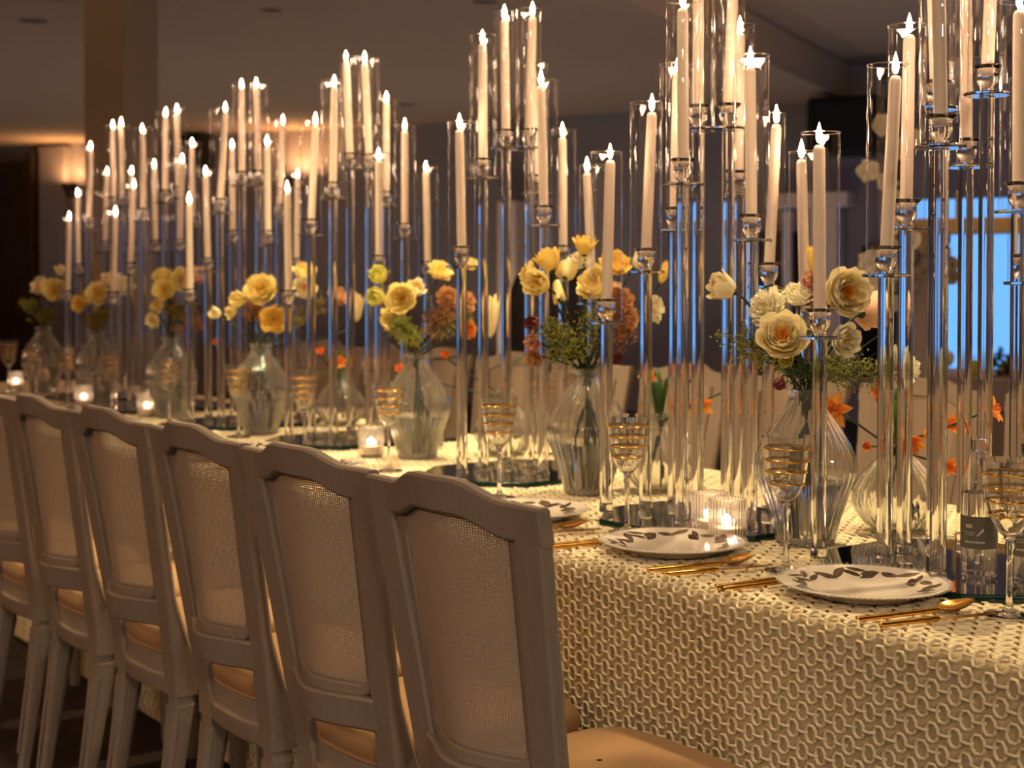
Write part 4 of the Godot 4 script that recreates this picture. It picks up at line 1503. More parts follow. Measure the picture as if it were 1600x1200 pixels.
func flowers() -> void:
	bloom("cup", "garden_rose", "pale yellow rose seen from the side, alone at the far left of the nearest bouquet", "rose", Vector3(1.945, 1.249, -1.970), 0.0375, Vector3(-0.821, 0.399, -0.408), "cream", vase_way(0), "flowers of the first bouquet from the right")
	bloom("open", "garden_rose", "large open apricot-hearted rose, lowest centre of the nearest bouquet", "rose", Vector3(1.987, 1.160, -1.861), 0.0493, Vector3(-0.638, 0.462, 0.616), "cream", vase_way(0), "flowers of the first bouquet from the right")
	bloom("open", "garden_rose", "open cream rose with orange heart, upper right of the nearest bouquet", "rose", Vector3(2.106, 1.240, -1.813), 0.0477, Vector3(-0.354, 0.128, 0.926), "cream", vase_way(0), "flowers of the first bouquet from the right")
	bloom("open", "garden_rose", "small cream rose facing right, below the orange-hearted rose of the nearest bouquet", "rose", Vector3(2.072, 1.154, -1.786), 0.0324, Vector3(-0.199, -0.030, 0.980), "ivory", vase_way(0), "flowers of the first bouquet from the right")
	bloom("ruffled", "garden_rose", "ruffled cream rose facing left, above the large apricot-hearted rose", "rose", Vector3(2.010, 1.211, -1.920), 0.0407, Vector3(-0.908, 0.417, -0.036), "ivory", vase_way(0), "flowers of the first bouquet from the right")
	bloom("ruffled", "garden_rose", "ruffled cream rose facing up, top left of the nearest bouquet", "rose", Vector3(2.125, 1.233, -1.948), 0.0376, Vector3(-0.285, 0.935, 0.212), "ivory", vase_way(0), "flowers of the first bouquet from the right")
	bloom("cup", "garden_rose", "blush rose seen from behind, far right of the nearest bouquet", "rose", Vector3(2.248, 1.202, -1.881), 0.0513, Vector3(0.971, 0.130, -0.200), "blush", vase_way(0), "flowers of the first bouquet from the right")
	bloom("slim", "yellow_bud", "tall narrow yellow bud seen through the nearest hurricane tube", "flower", Vector3(2.142, 1.304, -1.925), 0.0331, Vector3(-0.086, 0.996, 0.032), "yellow", vase_way(0), "flowers of the first bouquet from the right")
	bloom("globe", "ranunculus", "drooping plum bud below the large apricot-hearted rose", "flower", Vector3(1.997, 1.074, -1.876), 0.0164, Vector3(-0.673, -0.651, 0.350), "plum", vase_way(0), "flowers of the first bouquet from the right")
	bloom("globe", "scabiosa", "small greenish seed head below the large apricot-hearted rose", "flower", Vector3(2.007, 1.117, -1.870), 0.0188, Vector3(-0.666, -0.194, 0.720), "lime", vase_way(0), "flowers of the first bouquet from the right")
	bloom("ruffled", "carnation", "dusky pink carnation beside the yellow bud", "flower", Vector3(2.140, 1.260, -1.925), 0.0245, Vector3(-0.653, 0.537, 0.534), "mauve", vase_way(0), "flowers of the first bouquet from the right")
	bloom("ruffled", "carnation", "dusky pink carnation behind the lowest crystal candle cup", "flower", Vector3(2.152, 1.223, -1.915), 0.0245, Vector3(-0.661, 0.238, 0.712), "mauve", vase_way(0), "flowers of the first bouquet from the right")
	bloom("globe", "spray_rose", "tiny blush bud at the right tip of the nearest bouquet", "flower", Vector3(2.220, 1.161, -1.814), 0.0145, Vector3(0.148, 0.245, 0.958), "blush", vase_way(0), "flowers of the first bouquet from the right")
	bloom("cup", "garden_rose", "yellow cupped rose, lowest left of the second bouquet from the right", "rose", Vector3(2.046, 1.255, -2.664), 0.0424, Vector3(-0.940, 0.177, 0.290), "butter", vase_way(1), "flowers of the second bouquet from the right")
	bloom("cup", "garden_rose", "deep yellow rose tipped upward, upper left of the second bouquet from the right", "rose", Vector3(2.114, 1.308, -2.715), 0.0421, Vector3(-0.211, 0.918, -0.335), "yellow", vase_way(1), "flowers of the second bouquet from the right")
	bloom("ruffled", "garden_rose", "yellow rose half hidden at the far left of the second bouquet", "rose", Vector3(2.075, 1.278, -2.742), 0.0316, Vector3(-0.903, 0.339, -0.265), "butter", vase_way(1), "flowers of the second bouquet from the right")
	bloom("cup", "garden_rose", "orange-yellow rose facing up, topmost of the second bouquet", "rose", Vector3(2.207, 1.344, -2.696), 0.0359, Vector3(-0.068, 0.982, 0.178), "yellow", vase_way(1), "flowers of the second bouquet from the right")
	bloom("cup", "garden_rose", "yellow rose seen from behind, middle of the second bouquet", "rose", Vector3(2.158, 1.278, -2.707), 0.0331, Vector3(0.608, 0.531, -0.591), "butter", vase_way(1), "flowers of the second bouquet from the right")
	bloom("slim", "garden_rose", "narrow yellow bud hanging down below the cupped rose of the second bouquet", "rose", Vector3(2.118, 1.237, -2.685), 0.0340, Vector3(-0.126, -0.922, 0.366), "butter", vase_way(1), "flowers of the second bouquet from the right")
	bloom("open", "garden_rose", "yellow rose behind the low crystal cup, centre of the second bouquet", "rose", Vector3(2.155, 1.254, -2.596), 0.0464, Vector3(-0.811, 0.554, 0.190), "butter", vase_way(1), "flowers of the second bouquet from the right")
	bloom("open", "garden_rose", "apricot rose right of the low taper, second bouquet", "rose", Vector3(2.250, 1.302, -2.639), 0.0397, Vector3(-0.264, 0.712, 0.651), "yellow", vase_way(1), "flowers of the second bouquet from the right")
	bloom("ruffled", "garden_rose", "cream rose just below the topmost rose of the second bouquet", "rose", Vector3(2.209, 1.308, -2.719), 0.0321, Vector3(-0.468, 0.853, 0.229), "ivory", vase_way(1), "flowers of the second bouquet from the right")
	bloom("cup", "garden_rose", "cream rose behind a crystal cup, upper right of the second bouquet", "rose", Vector3(2.338, 1.309, -2.649), 0.0323, Vector3(0.361, 0.750, 0.554), "ivory", vase_way(1), "flowers of the second bouquet from the right")
	bloom("slim", "garden_rose", "narrow yellow bud seen between rods, far right of the second bouquet", "rose", Vector3(2.413, 1.284, -2.642), 0.0327, Vector3(0.167, 0.895, 0.414), "yellow", vase_way(1), "flowers of the second bouquet from the right")
	bloom("ruffled", "garden_rose", "cream rose low at the right of the second bouquet", "rose", Vector3(2.386, 1.195, -2.660), 0.0368, Vector3(-0.014, 0.134, 0.991), "ivory", vase_way(1), "flowers of the second bouquet from the right")
	bloom("ruffled", "carnation", "buff carnation right of the low crystal cup, second bouquet", "flower", Vector3(2.261, 1.215, -2.629), 0.0331, Vector3(-0.487, 0.238, 0.840), "buff", vase_way(1), "flowers of the second bouquet from the right")
	bloom("ruffled", "carnation", "buff carnation low among the greenery, second bouquet", "flower", Vector3(2.270, 1.174, -2.621), 0.0331, Vector3(-0.406, 0.022, 0.914), "buff", vase_way(1), "flowers of the second bouquet from the right")
	bloom("ruffled", "carnation", "pale blush carnation behind the low crystal cup, second bouquet", "flower", Vector3(2.268, 1.237, -2.661), 0.0273, Vector3(-0.409, 0.546, 0.731), "blush", vase_way(1), "flowers of the second bouquet from the right")
	bloom("globe", "ranunculus", "plum ranunculus hanging left, below the cupped yellow rose", "flower", Vector3(2.057, 1.164, -2.703), 0.0236, Vector3(-0.924, 0.125, 0.363), "plum", vase_way(1), "flowers of the second bouquet from the right")
	bloom("ruffled", "carnation", "dusty pink blossom below the plum ranunculus", "flower", Vector3(2.056, 1.118, -2.702), 0.0222, Vector3(-0.887, -0.091, 0.452), "mauve", vase_way(1), "flowers of the second bouquet from the right")
	bloom("ruffled", "carnation", "buff blossom lowest at the left of the second bouquet", "flower", Vector3(2.064, 1.082, -2.708), 0.0207, Vector3(-0.820, -0.207, 0.534), "buff", vase_way(1), "flowers of the second bouquet from the right")
	bloom("globe", "ranunculus", "small plum bud low at the right of the second bouquet", "flower", Vector3(2.236, 1.080, -2.618), 0.0194, Vector3(-0.263, -0.311, 0.913), "plum", vase_way(1), "flowers of the second bouquet from the right")
	bloom("globe", "garden_rose", "greenish yellow rose, topmost left of the third bouquet from the right", "rose", Vector3(2.145, 1.278, -3.527), 0.0357, Vector3(-0.770, 0.544, 0.333), "lime", vase_way(2), "flowers of the third bouquet from the right")
	bloom("globe", "garden_rose", "greenish yellow rose, lower left of the third bouquet from the right", "rose", Vector3(2.133, 1.219, -3.521), 0.0356, Vector3(-0.975, 0.017, 0.224), "lime", vase_way(2), "flowers of the third bouquet from the right")
	bloom("open", "garden_rose", "open pale yellow rose facing the camera, third bouquet from the right", "rose", Vector3(2.167, 1.214, -3.446), 0.0459, Vector3(-0.631, 0.127, 0.765), "butter", vase_way(2), "flowers of the third bouquet from the right")
	bloom("cup", "garden_rose", "cream rose just right of the open rose, third bouquet", "rose", Vector3(2.252, 1.238, -3.509), 0.0362, Vector3(-0.071, 0.582, 0.810), "cream", vase_way(2), "flowers of the third bouquet from the right")
	bloom("ruffled", "garden_rose", "pale yellow rose behind the taper, upper right of the third bouquet", "rose", Vector3(2.337, 1.289, -3.509), 0.0403, Vector3(-0.057, 0.731, 0.681), "butter", vase_way(2), "flowers of the third bouquet from the right")
	bloom("ruffled", "garden_rose", "pale yellow rose lowest at the left of the third bouquet", "rose", Vector3(2.185, 1.157, -3.531), 0.0360, Vector3(-0.929, -0.208, 0.305), "butter", vase_way(2), "flowers of the third bouquet from the right")
	bloom("cup", "garden_rose", "small yellow rose at the right tip of the third bouquet", "rose", Vector3(2.468, 1.308, -3.537), 0.0262, Vector3(0.194, 0.777, 0.599), "butter", vase_way(2), "flowers of the third bouquet from the right")
	bloom("slim", "tulip", "tall cream tulip standing right of the third bouquet", "flower", Vector3(2.418, 1.166, -3.384), 0.0723, Vector3(-0.103, 0.985, 0.140), "cream", vase_way(2), "flowers of the third bouquet from the right")
	bloom("ruffled", "carnation", "rusty carnation left of a crystal rod, third bouquet", "flower", Vector3(2.327, 1.213, -3.452), 0.0362, Vector3(-0.354, 0.362, 0.862), "buff", vase_way(2), "flowers of the third bouquet from the right")
	bloom("ruffled", "carnation", "rusty carnation right of a crystal rod, third bouquet", "flower", Vector3(2.391, 1.201, -3.466), 0.0366, Vector3(-0.254, 0.351, 0.901), "buff", vase_way(2), "flowers of the third bouquet from the right")
	bloom("ruffled", "carnation", "orange carnation low at the right of the third bouquet", "flower", Vector3(2.398, 1.122, -3.459), 0.0293, Vector3(-0.274, 0.021, 0.961), "peach", vase_way(2), "flowers of the third bouquet from the right")
	bloom("open", "garden_rose", "large yellow rose, topmost of the fourth bouquet from the right", "rose", Vector3(2.181, 1.235, -4.318), 0.0560, Vector3(-0.601, 0.337, 0.725), "butter", vase_way(3), "flowers of the fourth bouquet from the right")
	bloom("open", "garden_rose", "deep yellow rose facing the camera, lowest of the fourth bouquet", "rose", Vector3(2.190, 1.139, -4.247), 0.0472, Vector3(-0.505, 0.075, 0.860), "yellow", vase_way(3), "flowers of the fourth bouquet from the right")
	bloom("globe", "garden_rose", "pale yellow rose, left of the topmost one in the fourth bouquet", "rose", Vector3(2.130, 1.201, -4.380), 0.0375, Vector3(-0.907, 0.226, 0.355), "butter", vase_way(3), "flowers of the fourth bouquet from the right")
	bloom("cup", "garden_rose", "half-hidden yellow rose low at the left of the fourth bouquet", "rose", Vector3(2.126, 1.161, -4.420), 0.0293, Vector3(-0.977, -0.214, -0.012), "butter", vase_way(3), "flowers of the fourth bouquet from the right")
	bloom("open", "garden_rose", "yellow rose behind a taper, upper right of the fourth bouquet", "rose", Vector3(2.344, 1.293, -4.324), 0.0423, Vector3(-0.144, 0.805, 0.575), "butter", vase_way(3), "flowers of the fourth bouquet from the right")
	bloom("open", "garden_rose", "cream rose with orange heart, right side of the fourth bouquet", "rose", Vector3(2.328, 1.239, -4.297), 0.0421, Vector3(-0.264, 0.249, 0.932), "cream", vase_way(3), "flowers of the fourth bouquet from the right")
	bloom("slim", "tulip", "tall cream tulip between the third and fourth bouquets", "flower", Vector3(2.609, 1.171, -4.436), 0.0579, Vector3(-0.024, 0.980, 0.197), "cream", vase_way(3), "flowers of the fourth bouquet from the right")
	bloom("ruffled", "carnation", "rusty blossom at the right tip of the fourth bouquet", "flower", Vector3(2.506, 1.209, -4.389), 0.0371, Vector3(-0.141, 0.529, 0.837), "buff", vase_way(3), "flowers of the fourth bouquet from the right")
	bloom("cup", "garden_rose", "cream rose behind rods, left of the fourth bouquet", "rose", Vector3(2.128, 1.153, -4.542), 0.0299, Vector3(-0.938, 0.265, 0.225), "cream", vase_way(3), "flowers of the fourth bouquet from the right")
	bloom("ruffled", "garden_rose", "pale yellow rose, topmost of the fifth bouquet from the right", "rose", Vector3(2.175, 1.283, -5.106), 0.0399, Vector3(-0.546, 0.824, 0.152), "butter", vase_way(4), "flowers of the fifth bouquet from the right")
	bloom("open", "garden_rose", "yellow rose facing the camera, centre of the fifth bouquet", "rose", Vector3(2.154, 1.229, -5.034), 0.0440, Vector3(-0.661, 0.238, 0.712), "butter", vase_way(4), "flowers of the fifth bouquet from the right")
	bloom("open", "garden_rose", "yellow rose with orange heart, right of centre in the fifth bouquet", "rose", Vector3(2.223, 1.267, -5.033), 0.0490, Vector3(-0.165, 0.238, 0.957), "butter", vase_way(4), "flowers of the fifth bouquet from the right")
	bloom("cup", "garden_rose", "small yellow rose low in the fifth bouquet", "rose", Vector3(2.154, 1.173, -5.081), 0.0327, Vector3(-0.835, -0.095, 0.542), "butter", vase_way(4), "flowers of the fifth bouquet from the right")
	bloom("open", "garden_rose", "small cream rose, lowest left of the fifth bouquet", "rose", Vector3(2.130, 1.120, -5.073), 0.0325, Vector3(-0.873, -0.198, 0.446), "cream", vase_way(4), "flowers of the fifth bouquet from the right")
	bloom("ruffled", "garden_rose", "blush rose behind a crystal cup, right of the fifth bouquet", "rose", Vector3(2.331, 1.283, -5.116), 0.0430, Vector3(0.039, 0.629, 0.776), "blush", vase_way(4), "flowers of the fifth bouquet from the right")
	bloom("open", "garden_rose", "yellow rose facing the camera, centre of the sixth bouquet from the right", "rose", Vector3(2.202, 1.210, -5.817), 0.0521, Vector3(-0.641, 0.336, 0.690), "butter", vase_way(5), "flowers of the sixth bouquet from the right")
	bloom("open", "garden_rose", "small deep yellow rose, lowest left of the sixth bouquet", "rose", Vector3(2.132, 1.169, -5.830), 0.0363, Vector3(-0.818, 0.022, 0.575), "yellow", vase_way(5), "flowers of the sixth bouquet from the right")
	bloom("cup", "garden_rose", "cream rose above the central rose of the sixth bouquet", "rose", Vector3(2.255, 1.265, -5.841), 0.0394, Vector3(-0.265, 0.776, 0.572), "cream", vase_way(5), "flowers of the sixth bouquet from the right")
	bloom("ruffled", "garden_rose", "cream rose behind rods, right of the sixth bouquet", "rose", Vector3(2.325, 1.244, -5.852), 0.0529, Vector3(0.040, 0.545, 0.838), "ivory", vase_way(5), "flowers of the sixth bouquet from the right")
	bloom("open", "garden_rose", "cream rose, leftmost of the farthest bouquet", "rose", Vector3(2.210, 1.239, -6.534), 0.0485, Vector3(-0.857, 0.438, 0.272), "cream", vase_way(6), "flowers of the seventh bouquet from the right")
	bloom("open", "garden_rose", "yellow rose facing the camera, centre of the farthest bouquet", "rose", Vector3(2.242, 1.223, -6.436), 0.0566, Vector3(-0.533, 0.239, 0.812), "butter", vase_way(6), "flowers of the seventh bouquet from the right")
	bloom("cup", "garden_rose", "small cream rose, topmost of the farthest bouquet", "rose", Vector3(2.286, 1.305, -6.480), 0.0371, Vector3(-0.008, 0.919, 0.394), "cream", vase_way(6), "flowers of the seventh bouquet from the right")
	star("rust-orange lily left of the nearest squat vase, beside the fluted rose vase", Vector3(2.199, 1.010, -1.925), 0.0410, Vector3(-0.924, 0.125, 0.363), "peach", 0.90, squat_way(2.36, -1.90), 0, "orange lilies in the squat vases")
	star("orange tulip-like lily at the mouth of the nearest squat vase", Vector3(2.272, 0.955, -1.795), 0.0329, Vector3(-0.384, -0.334, 0.861), "peach", 0.35, squat_way(2.36, -1.90), 3, "orange lilies in the squat vases")
	star("orange lily turned right at the mouth of the nearest squat vase", Vector3(2.346, 0.964, -1.815), 0.0274, Vector3(0.602, 0.347, 0.719), "peach", 0.40, squat_way(2.36, -1.90), 1, "orange lilies in the squat vases")
	star("orange lily between two crystal rods, right of the nearest squat vase", Vector3(2.418, 0.977, -1.812), 0.0277, Vector3(-0.382, 0.330, 0.863), "peach", 0.50, squat_way(2.36, -1.90), 0, "orange lilies in the squat vases")
	star("orange lily low between two crystal rods, right of the nearest squat vase", Vector3(2.427, 0.894, -1.827), 0.0254, Vector3(-0.405, -0.086, 0.910), "peach", 0.50, squat_way(2.36, -1.90), 0, "orange lilies in the squat vases")
	star("bright orange lily turned right, highest at the right edge", Vector3(2.431, 1.013, -1.729), 0.0358, Vector3(0.361, 0.382, 0.850), "peach", 0.75, squat_way(2.36, -1.90), 0, "orange lilies in the squat vases")
	star("rust blossom under the greenery right of the nearest rose vase", Vector3(2.365, 1.037, -1.952), 0.0259, Vector3(-0.487, 0.238, 0.840), "orange", 0.60, squat_way(2.36, -1.90), 0, "orange lilies in the squat vases")
	star("small rust bud right of the nearest rose vase", Vector3(2.358, 0.925, -1.979), 0.0170, Vector3(-0.406, 0.022, 0.914), "orange", 0.30, squat_way(2.36, -1.90), 0, "orange lilies in the squat vases")
	star("orange lily left of the second candle group rods", Vector3(2.285, 1.034, -2.559), 0.0297, Vector3(-0.754, 0.443, 0.485), "peach", 0.60, squat_way(2.36, -2.60), 2, "orange lilies in the squat vases")
	star("bright orange lily hanging between two rods of the second candle group", Vector3(2.367, 0.973, -2.471), 0.0355, Vector3(-0.536, -0.232, 0.811), "peach", 0.85, squat_way(2.36, -2.60), 2, "orange lilies in the squat vases")
	star("small deep orange lily above the bright one, second candle group", Vector3(2.403, 1.055, -2.522), 0.0226, Vector3(-0.497, 0.549, 0.672), "orange", 0.70, squat_way(2.36, -2.60), 1, "orange lilies in the squat vases")
	star("small orange bud right of the bright lily, second candle group", Vector3(2.491, 0.998, -2.505), 0.0228, Vector3(-0.076, 0.125, 0.989), "peach", 0.40, squat_way(2.36, -2.60), 0, "orange lilies in the squat vases")
	star("deep orange bud left of the third candle group rods", Vector3(2.315, 1.050, -3.445), 0.0235, Vector3(-0.653, 0.537, 0.534), "orange", 0.30, squat_way(2.50, -3.42), 0, "orange lilies in the squat vases")
	star("small orange bud low behind the third candle group", Vector3(2.386, 0.973, -3.266), 0.0158, Vector3(-0.577, 0.239, 0.781), "orange", 0.30, squat_way(2.50, -3.42), 3, "orange lilies in the squat vases")
	star("small orange blossom low left of the third rose vase", Vector3(2.397, 0.992, -3.818), 0.0235, Vector3(-0.497, 0.549, 0.672), "orange", 0.50, squat_way(2.50, -3.42), 0, "orange lilies in the squat vases")
	star("small orange blossom below the fourth bouquet", Vector3(2.445, 1.021, -4.405), 0.0239, Vector3(-0.497, 0.549, 0.672), "orange", 0.40, squat_way(2.55, -4.45), 1, "orange lilies in the squat vases")
	star("peach lily low right of the fourth bouquet", Vector3(2.497, 0.986, -4.366), 0.0326, Vector3(-0.264, 0.249, 0.932), "peach", 0.50, squat_way(2.55, -4.45), 1, "orange lilies in the squat vases")
	star("tiny orange blossom low behind the fifth candle group", Vector3(2.249, 1.047, -4.800), 0.0203, Vector3(-0.559, 0.338, 0.757), "orange", 0.40, squat_way(2.55, -4.45), 0, "orange lilies in the squat vases")
	bloom("ruffled", "carnation", "large cream carnation standing over the nearest squat vase between rods", "flower", Vector3(2.234, 1.098, -1.802), 0.0435, Vector3(-0.382, 0.330, 0.863), "ivory", squat_way(2.36, -1.90), "flowers of the squat vases")
	sprig("fine green sprig reaching left from the nearest bouquet", Vector3(2.110, 1.045, -1.915), Vector3(1.970, 1.152, -1.961), 0.050, 46, 0.0050, M.spray)
	sprig("fine green sprig rising at the upper left of the nearest bouquet", Vector3(2.110, 1.045, -1.915), Vector3(2.061, 1.242, -1.958), 0.040, 30, 0.0045, M.spray)
	sprig("thick green sprig reaching right below the nearest roses", Vector3(2.110, 1.045, -1.915), Vector3(2.166, 1.081, -1.814), 0.055, 60, 0.0052, M.spray)
	sprig("green sprig low in the middle of the nearest bouquet", Vector3(2.110, 1.045, -1.915), Vector3(2.090, 1.100, -1.833), 0.045, 46, 0.0050, M.spray)
	sprig("dark leafy sprig in the mouth of the nearest vase", Vector3(2.110, 1.045, -1.915), Vector3(2.057, 1.087, -1.882), 0.030, 40, 0.0050, M.leaf)
	sprig("fine green sprig drooping left, lower edge of the nearest bouquet", Vector3(2.110, 1.045, -1.915), Vector3(2.005, 1.115, -1.971), 0.045, 30, 0.0050, M.spray)
	sprig("fine green sprig reaching left from the second bouquet", Vector3(2.195, 1.045, -2.671), Vector3(2.094, 1.141, -2.688), 0.060, 60, 0.0056, M.spray)
	sprig("fine green sprig drooping left from the second vase", Vector3(2.195, 1.045, -2.671), Vector3(2.131, 1.081, -2.683), 0.055, 50, 0.0056, M.spray)
	sprig("russet sprig right of the second vase", Vector3(2.195, 1.045, -2.671), Vector3(2.266, 1.132, -2.623), 0.055, 50, 0.0056, M.spray_rust)
	sprig("green sprig behind the stems of the second bouquet", Vector3(2.195, 1.045, -2.671), Vector3(2.238, 1.168, -2.706), 0.050, 40, 0.0056, M.spray)
	sprig("fine green sprig reaching left from the third bouquet", Vector3(2.254, 1.045, -3.500), Vector3(2.186, 1.131, -3.492), 0.055, 56, 0.0062, M.spray)
	sprig("fine green sprig low in the third bouquet", Vector3(2.254, 1.045, -3.500), Vector3(2.211, 1.090, -3.472), 0.050, 40, 0.0062, M.spray)
	sprig("russet sprig right of the third bouquet", Vector3(2.254, 1.045, -3.500), Vector3(2.326, 1.169, -3.451), 0.055, 46, 0.0062, M.spray_rust)
	sprig("olive sprig at the right of the third bouquet", Vector3(2.254, 1.045, -3.500), Vector3(2.398, 1.159, -3.460), 0.045, 36, 0.0062, M.spray)
	sprig("russet sprig behind the yellow roses of the fourth bouquet", Vector3(2.200, 1.045, -4.360), Vector3(2.181, 1.180, -4.379), 0.050, 36, 0.0070, M.spray_rust)
	sprig("olive sprig right of the fourth bouquet", Vector3(2.200, 1.045, -4.360), Vector3(2.383, 1.175, -4.292), 0.060, 50, 0.0070, M.spray_olive)
	sprig("olive sprig low in the fifth bouquet", Vector3(2.200, 1.045, -5.080), Vector3(2.236, 1.161, -5.058), 0.070, 60, 0.0080, M.spray_olive)
	sprig("russet sprig low right of the fifth bouquet", Vector3(2.200, 1.045, -5.080), Vector3(2.273, 1.095, -5.029), 0.060, 40, 0.0080, M.spray_rust)
	sprig("olive sprig hanging below the sixth bouquet", Vector3(2.220, 1.045, -5.860), Vector3(2.215, 1.071, -5.866), 0.060, 60, 0.0090, M.spray_olive)
	sprig("olive sprig right of centre in the sixth bouquet", Vector3(2.220, 1.045, -5.860), Vector3(2.258, 1.128, -5.836), 0.060, 50, 0.0090, M.spray_olive)
	sprig("green sprig reaching left from the farthest bouquet", Vector3(2.220, 1.045, -6.520), Vector3(2.158, 1.151, -6.570), 0.050, 34, 0.0090, M.spray)
	sprig("dull green sprig low in the farthest bouquet", Vector3(2.220, 1.045, -6.520), Vector3(2.237, 1.088, -6.510), 0.060, 40, 0.0090, M.spray_olive)

# ---------------------------------------------------------------- things behind the table
func backdrop() -> void:
	# blue-lit screen behind the head table
	var t := thing("led_screen", "glowing sky-blue screen wall at the right, behind the head table", "screen", rp(0.6, 0.0, 9.6))
	var s := Shape.new()
	var y0 := 0.55
	for k in 12:
		var b0 := -2.52 + k * 0.235
		s = Shape.new()
		s.box(RB * (b0 + 0.117) + Vector3(0, 1.18, 0) + RA * (0.01 * (k % 2)), Vector3(0.2345, 1.2, 0.05), 0.004, room_turn())
		part("glowing_panel", s, M.blue, t)
	var l := AreaLight3D.new()
	l.name = "screen_glow"
	l.area_size = Vector2(2.7, 1.15)
	l.light_color = Color(0.30, 0.62, 1.0)
	l.light_energy = 0.04
	l.area_range = 30.0
	l.shadow_enabled = true
	t.add_child(l)
	l.position = RB * -1.1 + Vector3(0, 1.18, 0) - RA * 0.06
	l.basis = Basis(RB, Vector3.UP, -RA)
	# head table before it, with a floral runner
	t = thing("head_table", "grey-linen head table standing before the blue screen", "table", rp(0.4, 0.0, 8.0))
	s = Shape.new()
	s.box(RB * 0.0 + Vector3(0, 0.70, 0), Vector3(4.2, 0.16, 0.8), 0.01, room_turn())
	part("tabletop", s, M.linen, t)
	s = Shape.new()
	var rows := []
	for y in [0.0, 0.62]:
		var row := PackedVector3Array()
		for j in 160:
			var u := lerpf(-2.05, 2.05, j / 159.0)
			row.append(RB * u - RA * (0.36 + 0.02 * sin(j * 1.1) * (1.0 - y)) + Vector3(0, y, 0))
		rows.append(row)
	s.grid(rows)
	part("linen_skirt", s, M.linen, t)
	for k in 26:
		var b := -1.95 + k * 0.155
		var at := rp(0.4 + b, 0.83 + 0.03 * sin(k * 1.9), 7.75 + 0.06 * sin(k * 2.7))
		var col: String = ["butter", "ivory", "lime", "butter", "blush"][k % 5]
		bloom("globe", "runner_rose", "%s runner rose before the blue screen, %s clump from left, %s bloom" % [["yellow", "cream", "lime", "yellow", "blush"][k % 5], ORD[k / 3], ["front", "middle", "back"][k % 3]], "rose", at, 0.062, Vector3(rng.randf_range(-0.4, 0.4), 0.6, 0) - RA * 0.7, col, [], "roses of the head-table runner")
	for k in 5:
		sprig("dark greenery between the runner roses, clump %s from the left" % ORD[k], rp(-1.3 + k * 0.8, 0.78, 7.78), rp(-1.0 + k * 0.8, 0.84, 7.72), 0.12, 46, 0.02, M.leaf)
	# cream mantel on posts with a flower swag
	t = thing("mantel_frame", "cream mantel beam on a round grey post before the blue screen", "stand", rp(-1.55, 0.0, 7.3))
	s = Shape.new()
	s.box(RB * 0.60 + Vector3(0, 1.525, 0), Vector3(1.1, 0.075, 0.22), 0.01, room_turn())
	part("beam", s, M.gilt, t)
	for b in [0.10, 1.08]:
		s = Shape.new()
		s.lathe([Vector2(0, 0), Vector2(0.17, 0), Vector2(0.17, 0.05), Vector2(0.105, 0.07), Vector2(0.10, 0.7), Vector2(0.095, 1.30), Vector2(0.12, 1.33), Vector2(0.13, 1.40), Vector2(0.16, 1.45), Vector2(0.16, 1.487), Vector2(0, 1.487)], 32, RB * b)
		part("post", s, M.linen, t)
	var i := 0
	for q in [[0.02, 1.43], [0.10, 1.38], [0.18, 1.42], [0.06, 1.30], [0.16, 1.30], [0.26, 1.40], [0.30, 1.34], [0.30, 1.28], [0.02, 1.24], [0.11, 1.25]]:
		var at := rp(-1.55 + q[0], q[1], 7.12)
		bloom("globe", "swag_rose", "blurred dull cream rose in the swag under the mantel beam, %s of ten" % ORD[i], "rose", at, 0.052, Vector3(0, 0.1, 0) - RA, "white", [], "cream roses of the mantel swag")
		i += 1
	t = thing("pillar_candle", "cream pillar candle standing on the mantel beam", "candle", rp(-1.23, 1.563, 7.3))
	s = Shape.new()
	s.lathe([Vector2(0, 0), Vector2(0.038, 0), Vector2(0.038, 0.125), Vector2(0.033, 0.128), Vector2(0, 0.12)], 24)
	part("wax", s, M.wax, t)
	s = Shape.new()
	s.lathe([Vector2(0, 0.125), Vector2(0.007, 0.132), Vector2(0.009, 0.145), Vector2(0, 0.175)], 12, Vector3.ZERO, 0, 0.0, 3.0)
	part("flame", s, M.flame, t)
	var ol := OmniLight3D.new()
	ol.name = "pillar_glow"; ol.light_color = WARM; ol.light_energy = 0.02; ol.omni_range = 6.0; ol.omni_attenuation = 2.0; ol.light_size = 0.01; ol.shadow_enabled = true
	t.add_child(ol)
	ol.position = Vector3(0, 0.148, 0)
	# black loudspeaker hanging from the ceiling
	t = thing("wall_loudspeaker", "black loudspeaker mounted high at the right behind the tapers", "loudspeaker", rp(-3.12, 2.32, 12.75))
	s = Shape.new()
	s.box(Vector3(0, 0.28, 0), Vector3(0.64, 0.50, 0.40), 0.03, room_turn())
	part("cabinet", s, M.black, t)
	s = Shape.new()
	s.box(Vector3(0, 0.28, 0) - RA * 0.215, Vector3(0.56, 0.42, 0.02), 0.01, room_turn())
	part("grille", s, M.grille, t)
	s = Shape.new()
	s.tube([Vector3(0, 0.28, 0), RA * 0.56 + Vector3(0, 0.28, 0)], [0.03], 10)
	part("bracket", s, M.black, t)
	# dark loudspeaker at the left, under the low ceiling
	t = thing("wall_loudspeaker", "small dark loudspeaker mounted high behind the fifth and sixth candle groups", "loudspeaker", rp(-10.4, 2.44, 13.0))
	s = Shape.new()
	s.box(Vector3(0, 0.24, 0), Vector3(0.30, 0.40, 0.26), 0.02, room_turn())
	part("cabinet", s, M.black, t)
	s = Shape.new()
	s.tube([Vector3(0, 0.24, 0), RA * 0.31 + Vector3(0, 0.24, 0)], [0.02], 10)
	part("bracket", s, M.black, t)
	# black rounded chair back in the middle distance
	t = thing("black_armchair", "black round-topped chair back seen dimly behind the third candle group", "chair", rp(-3.05, 0.0, 6.55))
